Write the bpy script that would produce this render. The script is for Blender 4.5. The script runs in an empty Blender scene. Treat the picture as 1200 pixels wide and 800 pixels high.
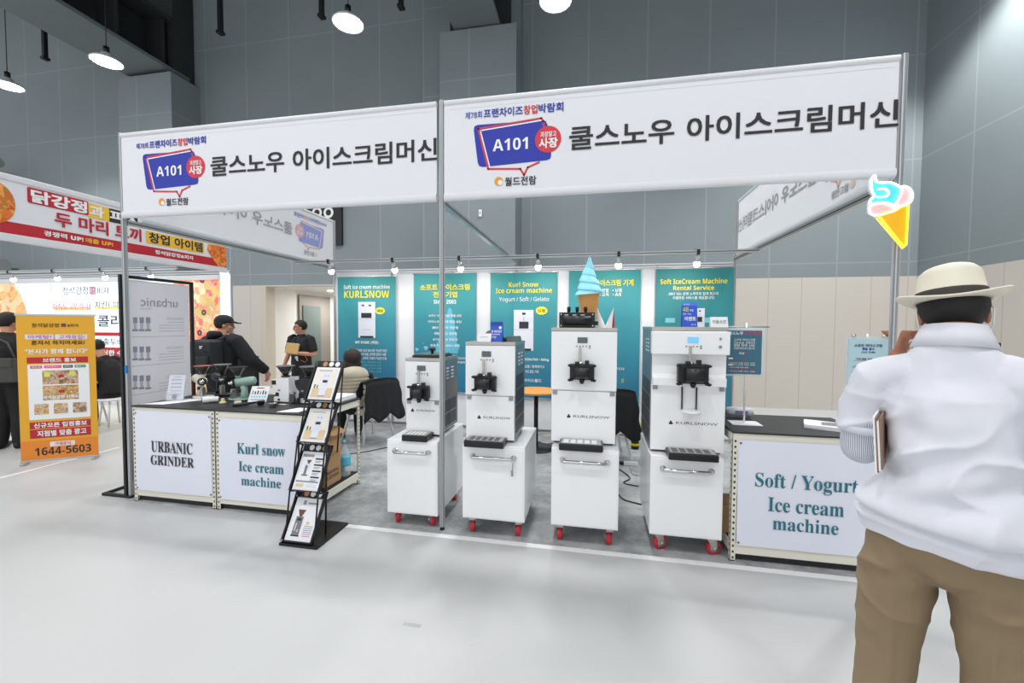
import bpy, bmesh, math, random
from mathutils import Vector, Matrix, noise
random.seed(7)
PI = math.pi
SC = bpy.context.scene
COL = SC.collection

# ------------------------------------------------------------------ camera
FPX, CAM = 493.65, Vector((4.1444, -3.0747, 1.6005))
YAW, PIT, ROL = -0.1919, -0.0379, 0.0058
FWD = Vector((math.sin(YAW)*math.cos(PIT), math.cos(YAW)*math.cos(PIT), math.sin(PIT)))
_r0 = Vector((math.cos(YAW), -math.sin(YAW), 0)); _u0 = _r0.cross(FWD)
RGT = math.cos(ROL)*_r0 + math.sin(ROL)*_u0
UPV = -math.sin(ROL)*_r0 + math.cos(ROL)*_u0
cd = bpy.data.cameras.new('camera'); co = bpy.data.objects.new('camera', cd); COL.objects.link(co)
cd.sensor_width = 36; cd.lens = 36*FPX/1200; cd.clip_start = 0.05; cd.clip_end = 200
R3 = Matrix((RGT, UPV, -FWD)).transposed()
co.matrix_world = Matrix.Translation(CAM) @ R3.to_4x4()
SC.camera = co

# measuring: the world point of a photo position (1200x800) on a plane of known place
def _ray(x, y): return FWD + RGT*((x-600)/FPX) - UPV*((y-400)/FPX)
def _pl(x, y, a, v):
    d = _ray(x, y); return CAM + d*((v-CAM[a])/d[a])
def PY(x, y, Y): p = _pl(x, y, 1, Y); return p.x, p.z
def PX(x, y, X): p = _pl(x, y, 0, X); return p.y, p.z
def PZ(x, y, Z): p = _pl(x, y, 2, Z); return p.x, p.y

# ------------------------------------------------------------------ light and exposure
WORLD_STR, WORLD_COL = 0.84, (0.95, 0.98, 1.0)
LAMP_W, SPOT_W = 300, 4
w = bpy.data.worlds.new('World'); SC.world = w; w.use_nodes = True
bg = w.node_tree.nodes['Background']; bg.inputs[0].default_value = (*WORLD_COL, 1); bg.inputs[1].default_value = WORLD_STR
SC.view_settings.view_transform = 'Standard'; SC.view_settings.look = 'None'
SC.view_settings.exposure = 0.2; SC.view_settings.gamma = 1; SC.view_settings.use_curve_mapping = False

def lamp_light(name, loc, watts, size=2.12, blend=.45, soft=.24):
    l = bpy.data.lights.new(name, 'SPOT'); l.energy = watts; l.spot_size = size; l.spot_blend = blend; l.shadow_soft_size = soft; l.color = (1, .99, .97)
    o = bpy.data.objects.new(name, l); COL.objects.link(o); o.location = loc; return o
def area_light(name, loc, size, watts, direction=(0, 0, -1), spread=PI*0.9, col=(1, .99, .97)):
    l = bpy.data.lights.new(name, 'AREA'); l.shape = 'DISK'; l.size = size; l.energy = watts; l.color = col; l.spread = spread
    o = bpy.data.objects.new(name, l); COL.objects.link(o); o.location = loc
    o.rotation_euler = Vector(direction).to_track_quat('-Z', 'Y').to_euler(); return o

# ------------------------------------------------------------------ materials
def lin(c):
    return tuple((v/12.92 if v <= .04045 else ((v+.055)/1.055)**2.4) for v in (x/255 for x in c))
_M = {}
def mat(name, rgb, rough=.5, metal=0, emit=0, var=.03, nscale=6, alpha=1, trans=0, bump=0, bscale=40, spec=.5, coat=0):
    if name in _M: return _M[name]
    m = bpy.data.materials.new(name); m.use_nodes = True; nt = m.node_tree; b = nt.nodes['Principled BSDF']
    c = lin(rgb); b.inputs['Roughness'].default_value = rough; b.inputs['Metallic'].default_value = metal
    b.inputs['Specular IOR Level'].default_value = spec
    if coat: b.inputs['Coat Weight'].default_value = coat
    if var:
        tc = nt.nodes.new('ShaderNodeTexCoord'); n = nt.nodes.new('ShaderNodeTexNoise'); n.inputs['Scale'].default_value = nscale
        nt.links.new(tc.outputs['Object'], n.inputs['Vector'])
        r = nt.nodes.new('ShaderNodeMix'); r.data_type = 'RGBA'
        r.inputs[6].default_value = (*[x*(1-var) for x in c], 1); r.inputs[7].default_value = (*[min(1, x*(1+var)) for x in c], 1)
        nt.links.new(n.outputs['Fac'], r.inputs[0]); nt.links.new(r.outputs[2], b.inputs['Base Color'])
    else: b.inputs['Base Color'].default_value = (*c, 1)
    if bump:
        tc2 = nt.nodes.new('ShaderNodeTexCoord'); n2 = nt.nodes.new('ShaderNodeTexNoise'); n2.inputs['Scale'].default_value = bscale
        bp = nt.nodes.new('ShaderNodeBump'); bp.inputs['Strength'].default_value = bump; bp.inputs['Distance'].default_value = .01
        nt.links.new(tc2.outputs['Object'], n2.inputs['Vector']); nt.links.new(n2.outputs['Fac'], bp.inputs['Height']); nt.links.new(bp.outputs[0], b.inputs['Normal'])
    if emit:
        b.inputs['Emission Color'].default_value = (*c, 1); b.inputs['Emission Strength'].default_value = emit
    if alpha < 1: b.inputs['Alpha'].default_value = alpha
    if trans: b.inputs['Transmission Weight'].default_value = trans; b.inputs['IOR'].default_value = 1.3
    _M[name] = m; return m
def nodes(m):
    nt = m.node_tree; return nt, nt.nodes['Principled BSDF']
def mathn(nt, op, a, b=None, c=None):
    n = nt.nodes.new('ShaderNodeMath'); n.operation = op
    for i, v in enumerate((a, b, c)):
        if v is None: continue
        if isinstance(v, (int, float)): n.inputs[i].default_value = v
        else: nt.links.new(v, n.inputs[i])
    return n.outputs[0]
def mixc(nt, f, a, b):
    n = nt.nodes.new('ShaderNodeMix'); n.data_type = 'RGBA'
    if isinstance(f, (int, float)): n.inputs[0].default_value = f
    else: nt.links.new(f, n.inputs[0])
    for i, v in ((6, a), (7, b)):
        if isinstance(v, tuple): n.inputs[i].default_value = (*v[:3], 1)
        else: nt.links.new(v, n.inputs[i])
    return n.outputs[2]
def sepxyz(nt, kind='Object'):
    tc = nt.nodes.new('ShaderNodeTexCoord'); s = nt.nodes.new('ShaderNodeSeparateXYZ'); nt.links.new(tc.outputs[kind], s.inputs[0]); return s, tc

# ------------------------------------------------------------------ mesh building
_FONT = {}
_ST = bpy.data.curves.new('lettering', 'FONT')
def serif(s):
    out = ''
    for ch in s:
        o = ord(ch)
        if 65 <= o <= 90: out += chr(0x1D400+o-65)
        elif 97 <= o <= 122: out += chr(0x1D41A+o-97)
        else: out += ch
    return out
def sans(s, bold):
    out = ''
    U0, L0, D0 = (0x1D5D4, 0x1D5EE, 0x1D7EC) if bold else (0x1D5A0, 0x1D5BA, 0x1D7E2)
    for ch in s:
        o = ord(ch)
        out += chr(U0+o-65) if 65 <= o <= 90 else chr(L0+o-97) if 97 <= o <= 122 else chr(D0+o-48) if 48 <= o <= 57 else ch
    return out
def glyphs(s, bold):
    if not any(0xAC00 <= ord(c) <= 0xD7A3 for c in s): bold = 0.0
    bold = max(0.0, bold-.004); k = (s, bold)
    if k not in _FONT:
        cu = bpy.data.curves.new('lettering', 'FONT'); cu.body = s; cu.size = 1; cu.resolution_u = 3
        o = bpy.data.objects.new('lettering', cu); me = bpy.data.meshes.new_from_object(o)
        V0 = [(v.co.x, v.co.y) for v in me.vertices]; F0 = [tuple(p.vertices) for p in me.polygons]
        bpy.data.objects.remove(o); bpy.data.curves.remove(cu); bpy.data.meshes.remove(me)
        sh = [(0, 0)] if not bold else [(bold*i, bold*j) for i, j in ((0, 0), (1, 1), (-1, 1), (1, -1), (-1, -1))]      # heavier weight: strokes doubled side by side
        V, F = [], []
        for li, (dx, dy) in enumerate(sh):
            n = len(V); V += [(x+dx, y+dy, li) for x, y in V0]; F += [tuple(i+n for i in f) for f in F0]
        x0, x1 = min(v[0] for v in V), max(v[0] for v in V); y0, y1 = min(v[1] for v in V), max(v[1] for v in V)
        _FONT[k] = ([((a-x0)/(x1-x0), (b-y0)/(y1-y0), l_*.0004) for a, b, l_ in V], F)
    return _FONT[k]

class MB:
    def __init__(s): s.V, s.F, s.I, s.S, s.mats = [], [], [], [], []
    def mi(s, m):
        if m not in s.mats: s.mats.append(m)
        return s.mats.index(m)
    def add(s, V, F, m, smooth=False):
        n = len(s.V); s.V += [Vector(v) for v in V]; i = s.mi(m)
        for f in F: s.F.append(tuple(a+n for a in f)); s.I.append(i); s.S.append(smooth)
        return s
    def box(s, x0, y0, z0, x1, y1, z1, m, bev=0, M=None, seg=2):
        if bev:
            bm = bmesh.new(); bmesh.ops.create_cube(bm, size=1)
            for v in bm.verts: v.co = ((x0+x1)/2+v.co.x*(x1-x0), (y0+y1)/2+v.co.y*(y1-y0), (z0+z1)/2+v.co.z*(z1-z0))
            bmesh.ops.bevel(bm, geom=bm.edges[:], offset=bev, segments=seg, profile=.6, affect='EDGES')
            bm.verts.index_update(); V = [v.co.copy() for v in bm.verts]; F = [tuple(v.index for v in f.verts) for f in bm.faces]; bm.free()
        else:
            V = [Vector(p) for p in ((x0,y0,z0),(x1,y0,z0),(x1,y1,z0),(x0,y1,z0),(x0,y0,z1),(x1,y0,z1),(x1,y1,z1),(x0,y1,z1))]
            F = [(3,2,1,0),(4,5,6,7),(0,1,5,4),(1,2,6,5),(2,3,7,6),(3,0,4,7)]
        if M: V = [M @ v for v in V]
        return s.add(V, F, m)
    def prism(s, P, d, m, smooth=False):          # polygon P (3D points), extruded by vector d
        n = len(P); d = Vector(d); V = [Vector(p) for p in P]; V += [v+d for v in V]
        F = [tuple(range(n-1, -1, -1)), tuple(range(n, 2*n))] + [(i, (i+1) % n, n+(i+1) % n, n+i) for i in range(n)]
        return s.add(V, F, m, smooth)
    def poly(s, P, m): return s.add(P, [tuple(range(len(P)))], m)
    def tube(s, pts, r, m, seg=10, side=None, ry=None, caps=True, round_caps=False):
        pts = [Vector(p) for p in pts]; n = len(pts)
        R = r if isinstance(r, (list, tuple)) else [r]*n
        RY = ry if isinstance(ry, (list, tuple)) else ([ry]*n if ry else R)
        pts2, R2, RY2 = pts, list(R), list(RY)
        if round_caps:
            def cap(p, q, a, b):
                t = (p-q).normalized(); k = min(a, b)
                return [(p+t*k*.95, a*.25, b*.25), (p+t*k*.75, a*.66, b*.66), (p+t*k*.4, a*.92, b*.92)]
            A = cap(pts[0], pts[1], R[0], RY[0]); B = cap(pts[-1], pts[-2], R[-1], RY[-1])[::-1]
            pts2 = [a[0] for a in A]+pts+[b[0] for b in B]; R2 = [a[1] for a in A]+list(R)+[b[1] for b in B]; RY2 = [a[2] for a in A]+list(RY)+[b[2] for b in B]
        V = []; n = len(pts2); prev = Vector(side) if side else None
        for i, p in enumerate(pts2):
            a = pts2[max(0, i-1)]; b = pts2[min(n-1, i+1)]; t = (b-a)
            t = t.normalized() if t.length > 1e-9 else Vector((0, 0, 1))
            if prev is None: prev = Vector((1, 0, 0)) if abs(t.x) < .8 else Vector((0, 1, 0))
            sx = (prev - t*prev.dot(t)); sx = sx.normalized() if sx.length > 1e-6 else t.orthogonal().normalized()
            sy = t.cross(sx)
            if side is None: prev = sx
            for k in range(seg):
                an = 2*PI*k/seg; V.append(p + sx*math.cos(an)*R2[i] + sy*math.sin(an)*RY2[i])
        F = [(i*seg+k, i*seg+(k+1) % seg, (i+1)*seg+(k+1) % seg, (i+1)*seg+k) for i in range(n-1) for k in range(seg)]
        if caps: F += [tuple(range(seg-1, -1, -1)), tuple((n-1)*seg+k for k in range(seg))]
        return s.add(V, F, m, True)
    def cyl(s, p, q, r, m, seg=14, r2=None):
        s.tube([p, q], [r, r if r2 is None else r2], m, seg)
        s.S[-1] = s.S[-2] = False
        return s
    def lathe(s, prof, c, m, seg=20, axis=(0, 0, 1), smooth=True, M=None):
        ax = Vector(axis).normalized(); a = ax.orthogonal().normalized(); b = ax.cross(a); c = Vector(c)
        V = [c + ax*z + (a*math.cos(2*PI*k/seg)+b*math.sin(2*PI*k/seg))*max(r, 1e-4) for r, z in prof for k in range(seg)]
        n = len(prof)
        F = [(i*seg+k, i*seg+(k+1) % seg, (i+1)*seg+(k+1) % seg, (i+1)*seg+k) for i in range(n-1) for k in range(seg)]
        F += [tuple(range(seg-1, -1, -1)), tuple((n-1)*seg+k for k in range(seg))]
        return s.add(V, F, m, smooth)
    def ell(s, c, r, m, seg=18, rings=12, R=None, keep=None):
        c = Vector(c); L = []
        for i in range(rings+1):
            th = PI*i/rings
            for k in range(seg):
                ph = 2*PI*k/seg; L.append(Vector((r[0]*math.sin(th)*math.cos(ph), r[1]*math.sin(th)*math.sin(ph), r[2]*math.cos(th))))
        F = [(i*seg+k, (i+1)*seg+k, (i+1)*seg+(k+1) % seg, i*seg+(k+1) % seg) for i in range(rings) for k in range(seg)]
        if keep: F = [f for f in F if keep(sum((L[j] for j in f), Vector())/4)]
        V = [c+(R @ v if R else v) for v in L]
        return s.add(V, F, m, True)
    def build(s, name, parent=None, local=False, kind=None):
        me = bpy.data.meshes.new(name); V = s.V
        if parent is not None and not local:
            Mi = WM[parent.name].inverted(); V = [Mi @ v for v in V]
        me.from_pydata([tuple(v) for v in V], [], s.F)
        for m in s.mats: me.materials.append(m)
        me.polygons.foreach_set('material_index', s.I); me.polygons.foreach_set('use_smooth', s.S); me.update()
        bm = bmesh.new(); bm.from_mesh(me); bmesh.ops.remove_doubles(bm, verts=bm.verts[:], dist=1e-6); bm.to_mesh(me); bm.free()
        o = bpy.data.objects.new(name, me); COL.objects.link(o)
        if parent is not None:
            o.parent = parent; WM[o.name] = WM[parent.name]
        else: WM[o.name] = Matrix.Identity(4)
        if kind: o['kind'] = kind
        return o
WM = {}
def tag(o, label, cat, group=None, kind=None):
    o['label'] = label; o['category'] = cat
    if group: o['group'] = group
    if kind: o['kind'] = kind
    return o
def thing(name, label, cat, loc=(0, 0, 0), rz=0, group=None):
    o = bpy.data.objects.new(name, None); COL.objects.link(o); o.location = loc; o.rotation_euler = (0, 0, rz); o.empty_display_size = .1
    WM[o.name] = Matrix.Translation(loc) @ Matrix.Rotation(rz, 4, 'Z')
    return tag(o, label, cat, group)
def dup(o, parent=None, loc=None, rz=None, label=None):
    c = o.copy(); COL.objects.link(c)
    if parent is not None: c.parent = parent
    if loc is not None: c.location = loc
    if rz is not None: c.rotation_euler = (0, 0, rz)
    if label: c['label'] = label
    WM[c.name] = WM[o.name]
    for ch in list(o.children): dup(ch, c)
    return c

class Pan:          # a flat printed face: origin, right, up, outward normal
    def __init__(s, O, U=(1, 0, 0), W=(0, 0, 1), N=None):
        s.O, s.U, s.W = Vector(O), Vector(U), Vector(W); s.N = Vector(N) if N else s.U.cross(s.W)
        s.m = None; s.px = None
    def at(s, u, v, d=.001): return s.O+s.U*u+s.W*v+s.N*d
    def rect(s, mb, u0, v0, u1, v1, m, d=.001): mb.poly([s.at(u0, v0, d), s.at(u1, v0, d), s.at(u1, v1, d), s.at(u0, v1, d)], m)
    def poly(s, mb, P, m, d=.001): mb.poly([s.at(u, v, d) for u, v in P], m)
    def disc(s, mb, u, v, r, m, d=.001, ry=None, n=24): s.poly(mb, [(u+r*math.cos(2*PI*k/n), v+(ry or r)*math.sin(2*PI*k/n)) for k in range(n)], m, d)
    def rrect(s, mb, u0, v0, u1, v1, r, m, d=.001):
        P = []
        for cx, cy, a in ((u1-r, v0+r, -PI/2), (u1-r, v1-r, 0), (u0+r, v1-r, PI/2), (u0+r, v0+r, PI)):
            P += [(cx+r*math.cos(a+PI/2*k/4), cy+r*math.sin(a+PI/2*k/4)) for k in range(5)]
        s.poly(mb, P, m, d)
    def line(s, mb, P, wd, m, d=.001, closed=False):
        P = [Vector(p) for p in P]
        if closed: P = P+[P[0]]
        for a, b in zip(P, P[1:]):
            t = (b-a).normalized()*wd/2; n = Vector((-t.y, t.x)); a2, b2 = a-t, b+t
            s.poly(mb, [a2-n, b2-n, b2+n, a2+n], m, d)
    def text(s, mb, t, u0, v0, u1, v1, m, d=.002, bold=0.0, sf=False):
        V, F = glyphs(t if sf == 'plain' else serif(t) if sf else sans(t, bold > .011), bold)
        mb.add([s.at(u0+a*(u1-u0), v0+b*(v1-v0), d+l_) for a, b, l_ in V], F, m)
    # the same, measured on the photo: z = (ox, oy, scale) of the view measured in, s.px gives plane coordinates
    def _c(s, z, x, y): return s.px(z[0]+x/z[2], z[1]+y/z[2])
    def tz(s, mb, z, t, xl, yt, xr, yb, m, d=.002, bold=.012, sf=False, flip=0):
        a = s._c(z, xl, yt); b = s._c(z, xl, yb); c = s._c(z, xr, (yt+yb)/2+flip)
        s.text(mb, t, a[0], b[1], c[0], a[1], m, d, bold, sf)
    def rz(s, mb, z, xl, yt, xr, yb, m, d=.001, r=0):
        a = s._c(z, xl, yt); b = s._c(z, xl, yb); c = s._c(z, xr, (yt+yb)/2)
        if r: s.rrect(mb, a[0], b[1], c[0], a[1], r, m, d)
        else: s.rect(mb, a[0], b[1], c[0], a[1], m, d)
def panY(Y):
    p = Pan((0, Y, 0)); p.px = lambda x, y: PY(x, y, Y); return p
def panXp(X):       # faces +X
    p = Pan((X, 0, 0), (0, 1, 0)); p.px = lambda x, y: PX(x, y, X); return p
Z1 = (0, 0, 1)
# shared materials
ALU = mat('aluminium', (196, 198, 200), .32, .85, var=.02)
STEEL = mat('brushed_steel', (190, 188, 184), .28, .9, var=.05, nscale=30)
CHROME = mat('chrome', (215, 216, 218), .12, 1, var=0)
WHITE = mat('white_enamel', (247, 248, 249), .32, 0, var=.01)
FABW = mat('white_banner_fabric', (232, 233, 238), .75, 0, var=.012, nscale=2)
RAILW = mat('white_rail', (226, 227, 231), .4, 0, var=.01)
BLACK = mat('black_plastic', (24, 24, 26), .42, 0, var=.1)
BLKMET = mat('black_metal', (26, 27, 30), .45, .2, var=.08)
CREAM = mat('cream_steel', (232, 228, 214), .45, 0, var=.02)
HOLE = mat('dark_hole', (60, 57, 52), .8, var=0)
INKK = mat('ink_black', (44, 45, 49), .7, var=0)
INKB = mat('ink_blue', (47, 60, 170), .7, var=0)
INKR = mat('ink_red', (214, 62, 74), .7, var=0)
INKW = mat('ink_white', (246, 247, 248), .7, var=0)
INKY = mat('ink_yellow', (247, 232, 62), .7, var=0)
INKT = mat('ink_teal', (38, 116, 132), .7, var=0)
INKG = mat('ink_grey', (150, 152, 160), .7, var=0)
ORANGE = mat('ink_orange', (236, 160, 72), .7, var=.1, nscale=30)
PAPER = mat('white_paper', (240, 241, 245), .8, var=.01)
POSTER = mat('poster_sheet', (232, 234, 247), .6, var=.012, nscale=3)
WOOD = mat('light_wood', (186, 132, 82), .55, var=.15, nscale=14)
GLASS = mat('clear_acrylic', (235, 240, 242), .05, 0, var=0, alpha=.22)
# ================================================================== the hall
HW, HX = 6.05, 10.0            # back wall and right wall of the hall
LOWZ = 2.56
def wall_mat(name, axis, ph, per=1.18):
    m = mat(name, (128, 137, 141), .7, var=0); nt, b = nodes(m)
    s, tc = sepxyz(nt); u = s.outputs[axis]; z = s.outputs['Z']
    def seam(v, per, phase, wd):
        f = mathn(nt, 'FRACT', mathn(nt, 'DIVIDE', mathn(nt, 'SUBTRACT', v, phase-wd/2), per)); return mathn(nt, 'LESS_THAN', f, wd/per)
    up = mathn(nt, 'GREATER_THAN', z, LOWZ)
    n = nt.nodes.new('ShaderNodeTexNoise'); n.inputs['Scale'].default_value = .9; nt.links.new(tc.outputs['Object'], n.inputs['Vector'])
    n2 = nt.nodes.new('ShaderNodeTexNoise'); n2.inputs['Scale'].default_value = 45; nt.links.new(tc.outputs['Object'], n2.inputs['Vector'])
    g = mixc(nt, n.outputs['Fac'], lin((128, 138, 142)), lin((138, 148, 152)))
    g = mixc(nt, mathn(nt, 'MULTIPLY', n2.outputs['Fac'], .22), g, lin((112, 120, 124)))
    sg = mathn(nt, 'MAXIMUM', seam(u, per, ph, .028), seam(z, 1.87, 4.70, .025))
    g = mixc(nt, mathn(nt, 'MULTIPLY', sg, .3), g, lin((176, 182, 184)))
    c = mixc(nt, mathn(nt, 'MULTIPLY', seam(u, per/2, ph, .014), .5), lin((198, 192, 184)), lin((148, 143, 137)))
    nt.links.new(mixc(nt, up, c, g), b.inputs['Base Color']); return m
WMX, WMY = wall_mat('hall_panels_back', 'X', 7.5), wall_mat('hall_panels_right', 'Y', 4.96, 1.22)
TOP = 11.0
m = MB(); m.box(-16, HW, 0, -3.85, HW+.25, TOP, WMX); m.box(-1.9, HW, 0, HX+.25, HW+.25, TOP, WMX); m.box(-3.85, HW, 2.53, -1.9, HW+.25, TOP, WMX)
m.build('wall_back', kind='structure')
m = MB(); m.box(HX, -8, 0, HX+.25, HW, TOP, WMY); m.build('wall_right', kind='structure')
# piers carrying the roof girders
m = MB(); m.box(.40, 5.78, 0, 2.57, HW, TOP, WMX); m.box(.98, 5.3, 0, 2.57, 5.78, 7.56, WMX); m.build('wall_pier', kind='structure')
m = MB(); m.box(-7.2, 5.3, 0, -5.66, HW, 7.5, WMX); m.build('wall_pier_left', kind='structure')
# floor: pale poured floor of the hall
FL = mat('hall_floor', (206, 208, 208), .45, var=0, spec=.3); nt, b = nodes(FL)
s, tc = sepxyz(nt)
n = nt.nodes.new('ShaderNodeTexNoise'); n.inputs['Scale'].default_value = .8; n.inputs['Detail'].default_value = 5; nt.links.new(tc.outputs['Object'], n.inputs['Vector'])
c = mixc(nt, n.outputs['Fac'], lin((184, 186, 187)), lin((198, 199, 199)))
n2 = nt.nodes.new('ShaderNodeTexNoise'); n2.inputs['Scale'].default_value = 38; nt.links.new(tc.outputs['Object'], n2.inputs['Vector'])
sp = mathn(nt, 'GREATER_THAN', n2.outputs['Fac'], .735)
c = mixc(nt, mathn(nt, 'MULTIPLY', sp, .25), c, lin((150, 148, 144))); nt.links.new(c, b.inputs['Base Color'])
nt.links.new(mathn(nt, 'ADD', mathn(nt, 'MULTIPLY', n.outputs['Fac'], .15), .38), b.inputs['Roughness'])
m = MB(); m.box(-16, -8, -.1, HX+.25, 14, 0, FL); m.build('floor', kind='structure')
CEIL = mat('dark_ceiling', (58, 64, 66), .9, var=.1)
m = MB(); m.box(-16, -2.5, TOP, HX+.25, HW+.25, TOP+.2, CEIL); m.build('ceiling', kind='structure')
# rest-room corridor behind the opening
COR = mat('corridor_white', (224, 221, 215), .6, var=.01)
m = MB(); m.box(-4.0, HW+.25, 0, -3.85, 13, 2.6, COR); m.build('wall_corridor_left', kind='structure')
m = MB(); m.box(-1.9, HW+.25, 0, -1.75, 13, 2.6, COR); m.build('wall_corridor_right', kind='structure')
m = MB(); m.box(-4.0, 13, 0, -1.75, 13.15, 2.6, COR); m.build('wall_corridor_end', kind='structure')
m = MB(); m.box(-4.0, HW+.25, 2.53, -1.75, 13.15, 2.65, COR); m.build('ceiling_corridor', kind='structure')
TRIM = mat('opening_trim', (196, 188, 172), .5, var=.02)
m = MB(); m.box(-3.99, HW-.03, 0, -3.83, HW+.27, 2.53, TRIM); m.box(-1.92, HW-.03, 0, -1.8, HW+.26, 2.53, TRIM); m.build('trim_1', kind='structure')
DOORG = mat('grey_green_door', (92, 104, 100), .5, var=.03); DFR = mat('door_frame_grey', (128, 122, 114), .5, var=.02)
y0, y1 = PX(350, 400, -3.84)[0], PX(386, 400, -3.84)[0]
m = MB(); m.box(-3.85, y0, 0, -3.80, y1, 2.42, DFR); m.build('trim_2', kind='structure')
m = MB(); m.box(-3.80, y0+.12, 0, -3.775, y1-.5, 2.12, DOORG); d = m.build('door_1', kind='structure')
m = MB(); m.cyl((-3.775, y0+.25, 1.0), (-3.73, y0+.25, 1.0), .02, STEEL); m.box(-3.74, y0+.2, .985, -3.72, y0+.36, 1.015, STEEL); m.build('door_handle', d)
m = MB(); m.lathe([(.10, 0), (.11, -.015), (.085, -.02)], (-2.95, 7.4, 2.529), mat('corridor_lamp', (255, 250, 240), emit=6, var=0)); tag(m.build('downlight'), 'round white downlight in the corridor ceiling behind the opening', 'light')
area_light('corridor_light', (-2.95, 8.2, 2.45), .5, 55, spread=PI)
# rest-room sign
SGN = mat('black_sign', (22, 24, 27), .4, var=0)
x0, z1 = PY(358, 246, HW-.05); x1, z0 = PY(401, 287, HW-.05)
t = thing('restroom_sign', 'black hanging restroom sign with white figures high on the grey wall', 'sign', ((x0+x1)/2, HW-.05, z0))
m = MB(); m.box(x0, HW-.07, z0, x1, HW, z1+.4, SGN, .005); m.build('board', t)
p = panY(HW-.07); m = MB()
for px in (371.5, 385):
    u, v = p.px(px, 249); p.disc(m, u, v, .13, INKW, .003); p.disc(m, u, v, .07, SGN, .005)
    for k in (-1.5, -.5, .5, 1.5):
        if px > 380 or abs(k) < 1: p.rect(m, u+k*.085-.022, v-.72, u+k*.085+.022, v-.2, INKW, .003)
m.build('figures', t)
m = MB(); x, z = PY(563, 250, 5.3); m.box(x-.03, 5.27, z-.07, x+.03, 5.3, z+.07, INKW, .006); m.box(x-.012, 5.262, z-.02, x+.012, 5.272, z+.03, INKG, .002)
tag(m.build('wall_switch'), 'small white box fixed on the grey pier above the booth', 'switch')
# roof girders running out over the hall from each pier
GDK = mat('girder_dark', (44, 50, 50), .7, var=.15); GGR = mat('girder_grey', (112, 120, 121), .7, var=.05)
def girder(name, label, xc, wdt):
    t = thing(name, label, 'girder', (xc, 5.9, 7.55))
    m = MB(); m.box(xc-wdt/2, -1, 7.6, xc+wdt/2, 5.9, 7.68, GGR); m.build('bottom_flange', t)
    m = MB(); m.box(xc-.04, -1, 7.68, xc+.04, 5.9, 8.75, GDK)
    for y in range(-1, 6): m.box(xc-wdt/2+.1, y+.3, 7.68, xc+wdt/2-.1, y+.38, 8.75, GDK)
    m.build('web', t)
    m = MB(); m.box(xc-wdt/2, -1, 8.75, xc+wdt/2, 5.9, 8.85, GDK); m.build('top_flange', t)
    m = MB(); m.box(xc-.62, 5.5, 7.56, xc+.62, 6.03, TOP-.02, GDK); m.build('column', t)
girder('roof_girder', 'dark steel roof girder running over the hall at the left', -6.42, 1.25)
girder('roof_girder', 'dark steel roof girder above the middle pier, cut by the top edge', 1.75, .95)
# thin drop rods from the roof
for x, y, lab in ((53, 70, 'short black drop rod hanging below the left roof girder'), (258.5, 40, 'black drop rod hanging beside the second lamp, left of it'), (377, 21, 'black drop rod hanging just left of the bright pendant lamp'), (470, 10, 'shortest black drop rod, right of the bright pendant lamp')):
    X, Zz = PY(x, y, 5.0); m = MB(); m.box(X-.045, 4.96, Zz+.05, X+.045, 5.04, TOP-.02, BLKMET, .01); m.box(X-.06, 4.93, Zz, X+.06, 5.07, Zz+.06, BLKMET, .01); tag(m.build('drop_rod'), lab, 'rod')
# air ducts at the far left
for yt, yb, lab in ((184, 194, 'upper short metal duct ending at the left picture edge'), (303, 318, 'lower short metal duct ending above the neighbouring stand')):
    xe = 9 if yt < 200 else 14; X, Za = PY(xe, yt, 5.2); X, Zb = PY(xe, yb, 5.2); X -= .3; r = (Za-Zb)/2; m = MB(); t = thing('air_duct', lab, 'duct', (X-2, 5.2, (Za+Zb)/2))
    m.cyl((X-4, 5.2, (Za+Zb)/2), (X, 5.2, (Za+Zb)/2), r, STEEL, 20); m.build('pipe', t)
    m = MB(); m.cyl((X-.12, 5.2, (Za+Zb)/2), (X-.02, 5.2, (Za+Zb)/2), r+.02, STEEL, 20); m.cyl((X-1, 5.2+r-.05, (Za+Zb)/2), (X-1, HW-.002, (Za+Zb)/2), .05, STEEL); m.build('bracket', t)
# high-bay lamps
LEM = mat('lamp_glow', (250, 252, 255), emit=16, var=0); LSH = mat('lamp_shade', (216, 222, 226), .4, var=0, emit=.0)
def highbay(x, y, z, label=None, watts=LAMP_W):
    t = thing('high_bay_lamp', label or 'unseen high bay hall lamp hanging from the roof', 'lamp', (x, y, z), group='high bay lamps')
    m = MB(); m.lathe([(.08, .17), (.10, .12), (.24, .045), (.265, .015), (.265, 0), (.25, 0), (.235, .04), (.08, .11)], (x, y, z), LSH, 24); m.build('shade', t)
    m = MB(); m.lathe([(.001, .005), (.235, .005), (.24, .02), (.001, .025)], (x, y, z), LEM, 24); m.build('diffuser', t)
    m = MB(); m.cyl((x, y, z+.17), (x, y, z+.30), .05, BLKMET); m.build('housing', t)
    m = MB(); m.cyl((x, y, z+.30), (x, y, TOP), .008, BLKMET, 6); m.build('cord', t)
    lamp_light('high_bay_light', (x, y, z-.05), watts)
    return t
for x, y, lab in ((125, 73, 'lit pendant lamp under the left roof girder'), (408, 28, 'brightest pendant lamp near the top, left of the middle pier'), (651, 2, 'pendant lamp cut by the top edge, right of the middle pier'), (9, 101, 'pendant lamp cut by the left edge of the picture')):
    X, Y = PZ(x, y, 6.8); highbay(X, Y, 6.8, lab)
for x in (-6.6, -1.6, 3.4, 8.2):
    for y in (.9, -3.4): highbay(x, y, 7.5)  # lamps added as fill, overhead and behind the camera, out of view
highbay(9.1, 3.6, 7.5, None, 1150)
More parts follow.
